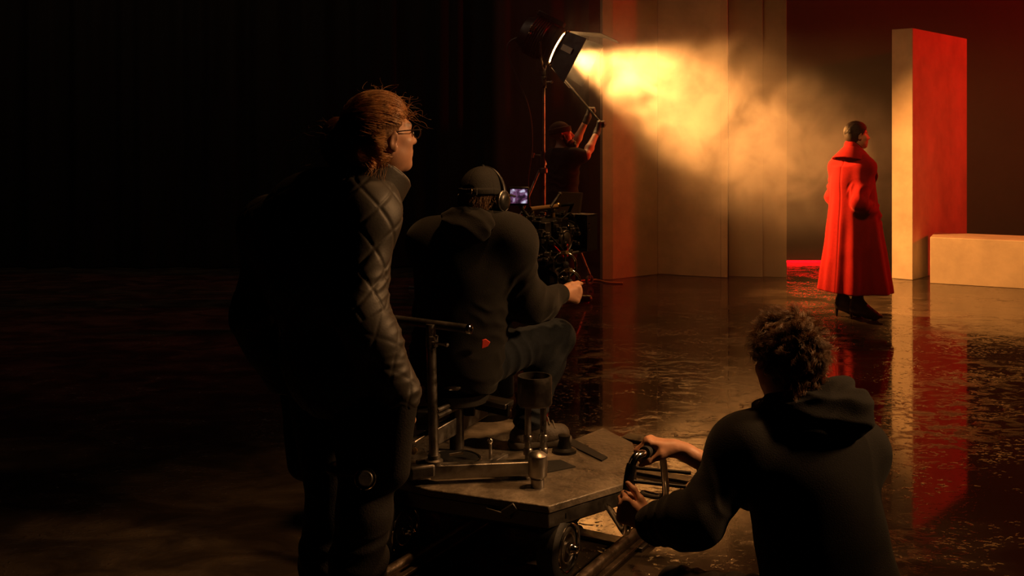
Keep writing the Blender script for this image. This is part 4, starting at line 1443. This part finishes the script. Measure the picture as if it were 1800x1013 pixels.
def skirt(P):
    k = np.clip((zs - P[:, 2]) / (zs - zh), 0, 1.05)
    cx = top_c[0] + (hem_c[0] - top_c[0]) * k; cy = 9.0 + .03 * k
    x, y = (P[:, 0] - cx) * .8 - (P[:, 1] - cy) * .6, (P[:, 0] - cx) * .6 + (P[:, 1] - cy) * .8      # x: across the back
    rx = .165 + .14 * k ** 1.1; ry = .125 + .17 * k ** 1.1
    th = np.arctan2(y / ry, x / rx)
    fold = .50 * np.sin(5 * th + phs[0] + .5 * k) + .40 * np.sin(8 * th + phs[1] - .7 * k) + .25 * np.sin(13 * th + phs[2] + 1.2 * k)
    am = .085 * np.clip(k - .12, 0, 1) ** .9
    r = np.sqrt((x / rx) ** 2 + (y / ry) ** 2)
    return np.maximum((r - 1 - fold * am * 1.6) * np.minimum(rx, ry) * .8, P[:, 2] - 1.33)


S = SDF()
S.fn(skirt, (hem_c[0] - .55, 8.4, zh - .1), (hem_c[0] + .55, 9.6, zs + .2), .02)
B.torso(S, .024, .06)
S.cut((0, 0, zh), (0, 0, -1), .006)
for a in 'lr':
    S.cap(J['sh' + a] - B.up * .012, J['el' + a], .066, .066, .05)
    S.cap(J['el' + a], J['wr' + a] * .93 + J['el' + a] * .07, .068, .058, .035)
    S.cap(J['sh' + a] - B.up * .01, J['neck'], .060, .07, .06)
S.cut(J['neck'] + B.up * .035, B.up, .02)


def coat_disp(P, n):
    d = .003 * wave_noise(P, 9, 22)
    for a in 'lr':
        w, t = seg_weight(P, J['sh' + a] * .3 + J['el' + a] * .7, J['wr' + a], .13)
        d = d + .009 * np.clip(w * 2.5, 0, 1) * folds(P, J['wr' + a] - J['el' + a] + np.array([0, 0, -.1]), 38, 30)
    q = (P - J['chest']) @ B.side
    d = d - .004 * np.exp(-(q / .008) ** 2) * (((P - J['chest']) @ B.fw) < 0) * (P[:, 2] < 1.38)      # centre back seam
    return d


ct = build_sdf(S, 'coat', M['coat'], P5, .0068, disp=coat_disp)
S = SDF()
nk5 = J['neck'] + B.up * .0
S.fn(collar(.168, .078, .014, -.062, .058, nk5, nrm(B.up + B.fw * .30), B.fw, -.9), nk5 - .26, nk5 + .26, .02)
build_sdf(S, 'coat_collar', M['coat'], P5, .005, smooth=2)
for sgn in (1, -1):
    S = SDF()
    a0 = nk5 + B.fw * .10 + B.side * sgn * .075 - B.up * .02
    a1 = J['chest'] + B.fw * .165 + B.side * sgn * .05 - B.up * .16
    S.cap(a0, a0 * .55 + a1 * .45 + B.side * sgn * .04, .022, .05, .03, flat=(B.fw, 2.6)); S.cap(a0 * .55 + a1 * .45 + B.side * sgn * .04, a1, .05, .012, .03, flat=(B.fw, 2.6))
    build_sdf(S, 'lapel', M['coat'], P5, .006)
for a in 'lr':
    an, to = J['an' + a], J['to' + a]
    d = nrm((to - an) * np.array([1, 1, 0]))
    S = SDF()
    B.leg(S, a, .008, .04, .012)
    S.cut((0, 0, .42), (0, 0, 1), .004)
    B.foot(S, a, .010)
    S.cap(an, to * .8 + an * .2 + (0, 0, .012), .041, .030, .03)
    S.cap(to * .8 + an * .2 + (0, 0, .004), to + d * .055, .030, .013, .02)
    S.cap(an - d * .030 - (0, 0, .015), an + (0, 0, .02), .034, .04, .02)
    bt = build_sdf(S, 'boot', M['boot'], P5, .006)
    hx = an - d * .048
    MB().tube([(hx[0], hx[1], .12), (*(hx - d * .006)[:2], .06), (*(hx - d * .008)[:2], .002)], [.026, .014, .011], 12).build('boot_heel', M['boot'], bt)
hw = hair_cap(B, P5, M['hair_black'], .010, .005, disp=lambda P, n: .0007 * np.sin(np.arctan2((P - J['head']) @ B.H[0], (P - J['head']) @ B.H[2] - .02) * 46 + wave_noise(P, 10, 2)))
st = []
hcn = B.hp(0, -.014, .036); hr = np.array([.075, .097, .087]) * B.s + .0105
bk_ = nrm(np.array([0, -1, -.45]))
while len(st) < 1500:
    u = nrm(rng.normal(size=3))
    q = u * hr + np.array([0, -.014, .036])
    if scalp_cut(q[None])[0] > 0 or (abs(q[0]) > .05 and q[2] < .02 and q[1] > -.03): continue
    om = math.acos(np.clip(u @ bk_, -1, 1))
    if om < .2: continue
    t = np.linspace(0, min(1, .9 / om), 10)[:, None]
    w_ = (np.sin((1 - t) * om) * u + np.sin(t * om) * bk_) / sin(om)
    st.append(hcn + (w_ / np.linalg.norm(w_, axis=1)[:, None] * hr * (1 + rng.uniform(0, .02))) @ B.H)
hair('combed_hair', M['hair_black'], hw, st, .0011)
# ------------------------------------------------------------------ track and camera dolly
TD = nrm([.503, .864, 0]); TP = np.array([TD[1], -TD[0], 0])          # along the rails, and towards camera right
RA = np.array([.531, 4.10, 0]); LA = RA - TP * .62
tr = thing('dolly_track', 'straight steel dolly track on the floor under the dolly wheels, running past the crouching person', 'dolly track', (*RA[:2], 0))
for A, n0, n1 in ((RA, -2.0, .80), (LA, -2.0, .80)):
    a, b_ = A + TD * n0, A + TD * n1
    r = MB().cyl(a + (0, 0, .052), b_ + (0, 0, .052), .019, n=16).build('rail', M['rail'], tr)
    MB().bar(a + (0, 0, .022), b_ + (0, 0, .022), .075, .012).build('rail_foot', M['rail'], r, bevel=.003)
    MB().bar(a + (0, 0, .036), b_ + (0, 0, .036), .014, .022).build('rail_web', M['rail'], r)
for k in range(4):
    c = RA + TD * (-1.75 + k * .82)
    MB().bar(c + TP * .05 + (0, 0, .008), c - TP * .67 + (0, 0, .008), .07, .016).build('sleeper', M['dark_steel'], tr, bevel=.003)

ZD = .30
D0 = G(900, 830, ZD)
dl = thing('camera_dolly', 'steel camera dolly with flat scuffed deck, push bar and seat, in the foreground', 'dolly', (D0[0], D0[1], 0))
outline = [(965, 890), (1104, 848), (1122, 812), (1112, 778), (1060, 752), (1000, 776), (960, 745), (830, 728), (735, 748), (692, 800), (690, 846), (758, 861)]
poly = [G(x, y, ZD) for x, y in outline]
MB().prism(poly, ZD - .028, ZD).build('deck', M['deck'], dl, bevel=.004)
cen = np.mean(poly, 0)
ins = [cen + (p - cen) * .985 for p in poly]
MB().prism(ins, ZD - .085, ZD - .030).build('deck_skirt', M['dark_steel'], dl, bevel=.004)
ins = [cen + (p - cen) * .80 for p in poly]
MB().prism(ins, .16, ZD - .086).build('chassis', M['black_metal'], dl, bevel=.01)
up = np.array([0, 0, 1.0])
# wheels
wc = V(1000, 968, 3.70); wc[2] = .118
wax = nrm(np.array([.88, -.47, 0]))
wpos = [wc, V(712, 930, 3.86), np.array([.27, 4.22, .118]), np.array([-.36, 4.42, .118])]
for c in wpos:
    c = np.array([c[0], c[1], .118])
    w = MB().lathe(c - wax * .085, wax, [(0, .07), (.004, .105), (.012, .115), (.073, .115), (.082, .105), (.085, .088), (.078, .086)], 40).build('wheel', M['rubber'], dl)
    MB().lathe(c - wax * .012, wax, [(0, .085), (.004, .080), (.008, .05), (.010, .02), (.02, .018)], 32).build('hub', M['dark_steel'], w)
    MB().torus(c - wax * .002, wax, .084, .005, 44, 8).build('rim', M['chrome'], w)
    MB().torus(c - wax * .004, wax, .052, .0035, 36, 6).build('inner_ring', M['steel'], w)
    MB().lathe(c - wax * .004, wax, [(0, .024), (.02, .022), (.026, .016), (.040, .014), (.044, .006)], 18).build('axle_cap', M['chrome'], w)
    f_ = MB().bar(c - wax * .10 + up * .02, c - wax * .10 + up * .13, .05, .02, wax)
    f_.cyl(c - wax * .12, c - wax * .01, .014).bar(c - wax * .105 + up * .125, c + wax * .0 + up * .125, .05, .02)
    f_.build('wheel_fork', M['black_metal'], w)
# brake foot under the deck edge
b = MB().bar(V(858, 893, 3.72), V(902, 906, 3.68), .05, .018).bar(V(884, 905, 3.66), V(906, 890, 3.66), .012, .03)
b.build('foot_brake', M['dark_steel'], dl, bevel=.003)
# frame on the deck
fc = G(757, 829, .345); fe = G(940, 821, .345)
MB().bar(fc, fe, .045, .052).build('frame_beam', M['steel'], dl, bevel=.004)
bc = V(722, 792, 3.98); bd_ = V(852, 716, 4.42)
MB().bar(bc, bd_, .035, .070).build('frame_beam', M['steel'], dl, bevel=.004)
MB().plate([G(700, 806, .36), G(728, 778, .36), fc + (-.0, .06, .01), fc + (0.02, -.03, .01), G(722, 836, .345)], up, .05).build('corner_bracket', M['dark_steel'], dl, bevel=.008)
b = MB()
MB().lathe(V(722, 783, 3.93), (-.2, -1, .3), [(0, .022), (.012, .022), (.014, .014), (.03, .013), (.033, .0)], 16).build('pivot_bolt', M['chrome'], dl)
MB().lathe(V(728, 793, 3.92), (-.2, -1, .3), [(0, .014), (.012, .014), (.014, .0)], 12).build('pivot_bolt', M['brass'], dl)
MB().bar(V(733, 813, 3.86), V(757, 806, 3.9), .02, .012).build('latch', M['steel'], dl, bevel=.002)
pm = V(683, 806, 3.84)
lvr = MB().cyl(pm + (0, 0, -.02), V(712, 812, 3.92), .011).build('lever', M['dark_steel'], dl)
MB().cyl(pm - (.01, .0, .03), pm + (.01, 0, .03), .016).build('lever_cap', M['chrome'], lvr)
# turntable ring and small fittings on the deck
tcn = G(795, 808, ZD + .01)
MB().torus(tcn, up, .115, .007, 48, 8).build('turntable_ring', M['dark_steel'], dl)
MB().lathe(tcn - up * .008, up, [(0, .105), (.012, .105), (.014, .09)], 40).build('turntable', M['rubber'], dl)
b = MB().bar(G(856, 817, ZD + .03), G(888, 800, ZD + .03), .03, .014).cyl(G(862, 817, ZD), G(862, 817, ZD) + up * .085, .006)
b.build('tie_down', M['steel'], dl, bevel=.002)
MB().bar(G(790, 800, ZD + .06), G(815, 796, ZD + .07), .008, .008).build('release_pin', M['chrome'], dl)
MB().ball(G(862, 815, ZD) + up * .09, .012, 10).build('pin_head', M['chrome'], dl)
# thin dark strip and pad lying on the deck
MB().prism([p for p in (G(1008, 774, ZD), G(996, 782, ZD), G(1058, 812, ZD), G(1068, 806, ZD))], ZD, ZD + .006).build('dark_strip', M['rubber'], dl)
MB().prism([p for p in (G(960, 812, ZD), G(958, 833, ZD), G(1012, 822, ZD), G(985, 810, ZD))], ZD, ZD + .004).build('dark_pad', M['rubber'], dl)
kn = G(992, 795, ZD)
MB().lathe(kn, up, [(0, .05), (.012, .05), (.02, .03), (.05, .022), (.07, .026), (.075, .0)], 24).build('deck_knob', M['black_metal'], dl)
# push bar: post and T handle
pb, pt = fc + np.array([.012, .01, .02]), V(757, 570, 3.86)
MB().cyl(pb, pt, .0185, n=20).build('post', M['steel'], dl)
MB().lathe(pb + (0, 0, .005), up, [(0, .034), (.015, .034), (.02, .024), (.035, .024)], 20).build('post_socket', M['dark_steel'], dl)
h0, h1 = V(636, 554, 4.02), V(827, 579, 3.80)
hb = MB().cyl(h0, h1, .0165, n=18).build('handle_bar', M['dark_steel'], dl)
hd_ = nrm(h1 - h0)
MB().lathe(h1 - hd_ * .012, hd_, [(0, .0185), (.014, .0185), (.018, .013), (.018, 0)], 18).build('end_cap', M['chrome'], hb)
cl_ = V(759, 600, 3.86)
b = MB().cyl(cl_ - up * .02, cl_ + up * .02, .024).cyl(cl_ + (0, -.02, 0), cl_ + (.055, -.03, -.008), .005).ball(cl_ + (.058, -.03, -.008), .009, 8)
b.build('clamp_lever', M['steel'], dl)
# turret cup on two posts
cup = V(940, 686, 3.98)
S_ = MB()
n_ = 36
rr = [(-.056, .0), (-.056, .064), (-.050, .067), (.048, .067), (.056, .066), (.056, .058), (-.03, .058), (-.03, 0)]
v = [cup + np.array([r * cos(2 * pi * k / n_), r * sin(2 * pi * k / n_), z]) for z, r in [(z, max(r, .0005)) for z, r in rr] for k in range(n_)]
f = [(i * n_ + k, i * n_ + (k + 1) % n_, (i + 1) * n_ + (k + 1) % n_, (i + 1) * n_ + k) for i in range(len(rr) - 1) for k in range(n_)]
S_.add(v, f).build('turret_cup', M['dark_steel'], dl)
for px, dd in ((928, -.01), (955, .0)):
    a = V(px, 714, 3.96 + dd); e = np.array([a[0], a[1], ZD])
    MB().cyl(e, a, .0125, n=16).build('turret_post', M['steel'], dl)
    b = MB()
    for zz in (.0, .05, .10):
        b.lathe(e + up * (.03 + zz), up, [(0, .018), (.02, .018), (.024, .015)], 16)
    b.build('post_ferrule', M['steel'], dl); 
lc = G(945, 856, ZD)
MB().lathe(lc, up, [(0, .026), (.03, .026), (.032, .022), (.04, .034), (.045, .036), (.118, .036), (.122, .032), (.130, .02), (.135, 0)], 28).build('outrigger_socket', M['steel'], dl)
# seat, its arm and parallel bars
seat = V(803, 672, 4.24); seat[2] = .535
MB().lathe(seat - up * .03, up, [(0, .11), (.01, .13), (.05, .135), (.062, .12), (.066, 0)], 36).build('seat', M['seat_pad'], dl)
MB().cyl((seat[0], seat[1], ZD), seat - up * .02, .03).build('seat_post', M['dark_steel'], dl)
MB().cyl(V(768, 722, 4.02), V(820, 698, 4.26), .009).build('seat_link', M['steel'], dl)
MB().cyl(V(768, 733, 4.02), V(820, 708, 4.26), .011).build('seat_link', M['steel'], dl)
MB().box(V(752, 735, 4.08), (.085, .09, .075)).build('link_block', M['black_metal'], dl, bevel=.006)
MB().box(V(826, 708, 4.27), (.045, .06, .10)).build('link_block', M['black_metal'], dl, bevel=.006)
MB().bar(V(830, 698, 4.27), V(896, 712, 4.20), .085, .022).build('side_plate', M['dark_steel'], dl, bevel=.004)
MB().bar(V(834, 708, 4.27), V(895, 722, 4.18), .02, .05).build('side_plate_rib', M['black_metal'], dl, bevel=.003)
MB().lathe(V(797, 684, 4.08), (0, 0, 1), [(0, .03), (.006, .036), (.014, .036), (.02, .02)], 20).build('seat_knob', M['steel'], dl)
# camera column and arm
col = V(858, 700, 4.78); head_base = V(962, 540, 4.92)
MB().lathe((col[0], col[1], ZD), up, [(0, .11), (.03, .11), (.04, .075), (.34, .07), (.35, .05), (.55, .05), (.56, 0)], 32).build('column', M['black_metal'], dl)
MB().bar((col[0], col[1], .83), head_base - up * .03, .09, .08).build('boom_arm', M['black_metal'], dl, bevel=.01)
# curved steering handle at the right, held by the crouching person
hp_pts = [V(1068, 876, 3.74) - up * .03, V(1085, 915, 3.40), V(1100, 935, 3.17), V(1104, 905, 3.10), V(1103, 872, 3.085), V(1107, 832, 3.085), V(1116, 806, 3.10), V(1131, 797, 3.14), V(1150, 790, 3.26), V(1163, 800, 3.42), V(1168, 835, 3.58), V(1167, 872, 3.68), V(1130, 868, 3.86)]
hp_s = spline(hp_pts, 10)
MB().tube(hp_s, .0125, 14).build('steering_handle', M['chrome'], dl)
MB().tube(hp_s[71:86], .0185, 16).build('handle_grip', M['rubber'], dl)
MB().tube(hp_s[31:42], .0165, 16).build('handle_ferrule', M['steel'], dl)
MB().tube(hp_s[42:56], .0155, 16).build('handle_sleeve', M['black_metal'], dl)
for a, e in (((1112, 846, 3.94), (1205, 856, 3.92)), ((1112, 822, 4.05), (1215, 832, 4.0))):
    MB().cyl(V(*a), V(*e), .007, n=10).build('tie_rod', M['black_metal'], dl)
MB().bar(G(1098, 768, .26), G(1207, 788, .26), .10, .018).build('side_step', M['black_metal'], dl, bevel=.004)

# cable hanging from the push bar
ct_ = thing('hanging_cable', 'thin black cable with a red band hanging from the push bar beside the jacket', 'cable', V(712, 700, 3.97))
cp_ = spline([V(688, 560, 3.94), V(689, 590, 3.93), V(696, 632, 3.93), V(710, 672, 3.94), V(720, 705, 3.95), V(720, 735, 3.95), V(708, 758, 3.98), V(700, 790, 4.02)], 8)
MB().tube(cp_, .0055, 8).build('cable', M['cable'], ct_)
MB().tube(cp_[15:19], .0075, 10).build('red_band', M['red_plastic'], ct_)

# ------------------------------------------------------------------ film camera on its geared head
CF = nrm([.55, .83, 0.0]); CS = np.array([CF[1], -CF[0], 0]); CU = up
CC = V(955, 412, 4.85)
K = lambda f, s, u: CC + CF * f + CS * s + CU * u
RB = (CF, CS, CU)
fcam = thing('film_camera', 'black film camera rig with monitor, matte box and rods in front of the seated operator', 'camera', CC)
MB().box(K(0, 0, .0), (.26, .13, .15), RB).build('body', M['black_metal'], fcam, bevel=.008)
MB().box(K(-.155, -.01, -.06), (.075, .12, .20), RB).build('battery', M['black_plastic'], fcam, bevel=.01)
MB().lathe(K(.12, 0, -.01), CF, [(0, .06), (.02, .06), (.022, .05), (.06, .05), (.062, .056), (.075, .056), (.078, .05), (.11, .05), (.112, .06), (.135, .06), (.14, .05)], 32).build('lens', M['black_plastic'], fcam)
MB().torus(K(.165, 0, -.01), CF, .057, .004, 36, 6).build('focus_ring', M['steel'], fcam)
mbx = K(.30, 0, -.01)
b = MB()
for s_, u_, w_, h_ in ((.095, 0, .008, .17), (-.095, 0, .008, .17)): b.box(mbx + CS * s_, (.10, w_, h_), RB)
for u_ in (.085, -.085): b.box(mbx + CU * u_, (.10, .198, .008), RB)
b.box(mbx - CF * .05, (.012, .20, .178), RB)
b.build('matte_box', M['black_plastic'], fcam)
MB().plate([K(.25, -.075, .085), K(.25, .055, .085), K(.275, .055, .185), K(.275, -.075, .185)], CF, .02).build('top_flag', mat('brown_flag', (.05, .028, .018), .7, var=.2), fcam)
for u_ in (.035, .010): MB().ball(K(.25, .108, u_), .006, 8).build('indicator_screw', M['chrome'], fcam)
b = MB()
for s_ in (.05, -.05): b.cyl(K(-.16, s_, -.105), K(.32, s_, -.105), .008)
b.build('support_rods', M['steel'], fcam)['kind'] = 'stuff'
b = MB().cyl(K(-.12, 0, .125), K(.12, 0, .125), .012).cyl(K(-.10, 0, .07), K(-.10, 0, .125), .010).cyl(K(.09, 0, .07), K(.09, 0, .125), .010)
b.build('top_handle', mat('tan_handle', (.30, .18, .08), .45, .3, var=.2), fcam)
b = MB().ball(K(.135, 0, .128), .016, 12); b.build('handle_knob', M['brass'], fcam)
MB().cyl(K(.14, 0, .128), K(.30, .02, .130), .008).build('mount_rod', M['black_metal'], fcam)
b = MB().cyl(K(.02, .03, .13), K(.06, .05, .185), .007).ball(K(.065, .052, .19), .010, 8); b.build('antenna_knob', M['steel'], fcam)
# follow focus and handwheel on the near side
MB().lathe(K(.06, .075, -.03), CS, [(0, .05), (.012, .05), (.02, .04), (.024, .03), (.03, .0)], 30).build('follow_focus', M['dark_steel'], fcam)
MB().torus(K(.06, .092, -.03), CS, .047, .004, 36, 6).build('focus_dial', M['steel'], fcam)
MB().box(K(.05, .10, -.075), (.012, .01, .06), RB).build('red_latch', M['red_plastic'], fcam, bevel=.002)
MB().box(K(-.02, .075, .045), (.07, .03, .05), RB).build('side_panel', M['black_plastic'], fcam, bevel=.004)
MB().box(K(-.10, .075, .03), (.05, .03, .075), RB).build('receiver', M['dark_steel'], fcam, bevel=.004)
# on-board monitor
mf = nrm(np.array([0, 0, EYE]) - V(912, 345, 4.70) + np.array([-.3, 0, 0])); ms, _, mu = basis(-mf, up)
mc = V(912, 345, 4.70)
mon = MB().box(mc - mf * .012, (.094, .024, .086), (ms, mf, mu)).build('monitor', M['black_plastic'], fcam, bevel=.004)
MB().cyl(mc - mf * .015 - mu * .04, K(-.12, .02, .06), .008).build('monitor_arm', M['dark_steel'], fcam)


def screen_mat():
    m = bpy.data.materials.new('monitor_picture'); m.use_nodes = True
    nt = m.node_tree; N = nt.nodes; L = nt.links; b = N['Principled BSDF']
    tc = N.new('ShaderNodeTexCoord'); nz = N.new('ShaderNodeTexNoise'); nz.inputs['Scale'].default_value = 40; nz.inputs['Detail'].default_value = 2
    L.new(tc.outputs['Object'], nz.inputs[0])
    cr = N.new('ShaderNodeValToRGB')
    e = cr.color_ramp.elements
    e[0].position = .38; e[0].color = (.02, .008, .02, 1); e[1].position = .72; e[1].color = (.75, .72, .95, 1)
    q = e.new(.52); q.color = (.16, .06, .14, 1)
    L.new(nz.outputs[0], cr.inputs[0]); L.new(cr.outputs[0], b.inputs['Emission Color']); b.inputs['Emission Strength'].default_value = .8
    b.inputs['Base Color'].default_value = (.01, .01, .01, 1); b.inputs['Roughness'].default_value = .15
    return m


MB().box(mc + mf * .001, (.078, .003, .066), (ms, mf, mu)).build('screen', screen_mat(), mon)
# small fittings all over the rig
bits, bits2 = MB(), MB()
r2 = random.Random(5)
for i in range(70):
    f_, u_ = r2.uniform(-.15, .16), r2.uniform(-.11, .09)
    p = K(f_, .066 + r2.uniform(0, .03), u_) if i % 3 else K(f_, r2.uniform(-.05, .06), .075 + r2.uniform(0, .035))
    t_ = bits if i % 2 else bits2
    k = r2.random()
    if k < .5: t_.cyl(p, p + CS * r2.uniform(.008, .03), r2.uniform(.004, .011), n=10)
    elif k < .8: t_.box(p, (r2.uniform(.01, .03), r2.uniform(.01, .03), r2.uniform(.008, .02)), RB)
    else: t_.ball(p, r2.uniform(.004, .008), 8)
bits.build('fittings', M['dark_steel'], fcam, bevel=.001)['kind'] = 'stuff'
bits2.build('screws', M['steel'], fcam)['kind'] = 'stuff'
for pts, m_ in (([K(-.10, .08, .02), K(-.03, .12, -.06), K(.02, .12, -.13), K(.03, .08, -.18)], 'cable'), ([K(-.14, .06, -.02), K(-.10, .11, -.10), K(-.02, .11, -.14), K(.06, .1, -.20)], 'cable'),
                ([K(-.06, .085, -.035), K(-.01, .11, -.09), K(.03, .11, -.14)], 'red_plastic'), ([K(.0, .085, .06), K(.06, .11, .10), K(.16, .08, .06), K(.2, .07, .0)], 'cable')):
    MB().tube(spline(pts, 8), .0045, 8).build('wire', M[m_], fcam)

gh = thing('geared_head', 'black geared camera head with two pale rimmed handwheels under the film camera', 'camera head', head_base)
GB = V(962, 470, 4.88)
b = MB().box(GB + CU * .035, (.20, .11, .05), RB)
b.build('cradle', M['black_metal'], gh, bevel=.01)
MB().lathe(head_base - up * .0, up, [(0, .075), (.03, .075), (.035, .06), (.10, .055), (.16, .05)], 28).build('pan_base', M['black_metal'], gh)
MB().box(GB - CU * .03, (.14, .10, .10), RB).build('gear_case', M['black_metal'], gh, bevel=.012)
for (px, py), d_ in (((993, 466), 4.66), ((1000, 497), 4.60)):
    c = V(px, py, d_); ax = nrm([.42, -.85, .15])
    w = MB().torus(c, ax, .056, .0065, 44, 10).build('handwheel', M['chrome'], gh)
    b = MB()
    e1, e2 = perp(ax)
    for k in range(3):
        a = 2 * pi * k / 3 + .4
        b.cyl(c, c + (e1 * cos(a) + e2 * sin(a)) * .054, .005, n=8)
    b.lathe(c - ax * .012, ax, [(0, .016), (.024, .016), (.028, .0)], 16)
    b.cyl(c, GB * .6 + c * .4 + np.array([-.03, .04, 0]), .010, n=10)
    b.build('wheel_spokes', M['black_metal'], w)
    c2 = c + (e1 * .2 + e2 * -.98) * .056
    MB().cyl(c2, c2 + ax * .05, .009, n=12).build('crank_knob', M['brass'], w)
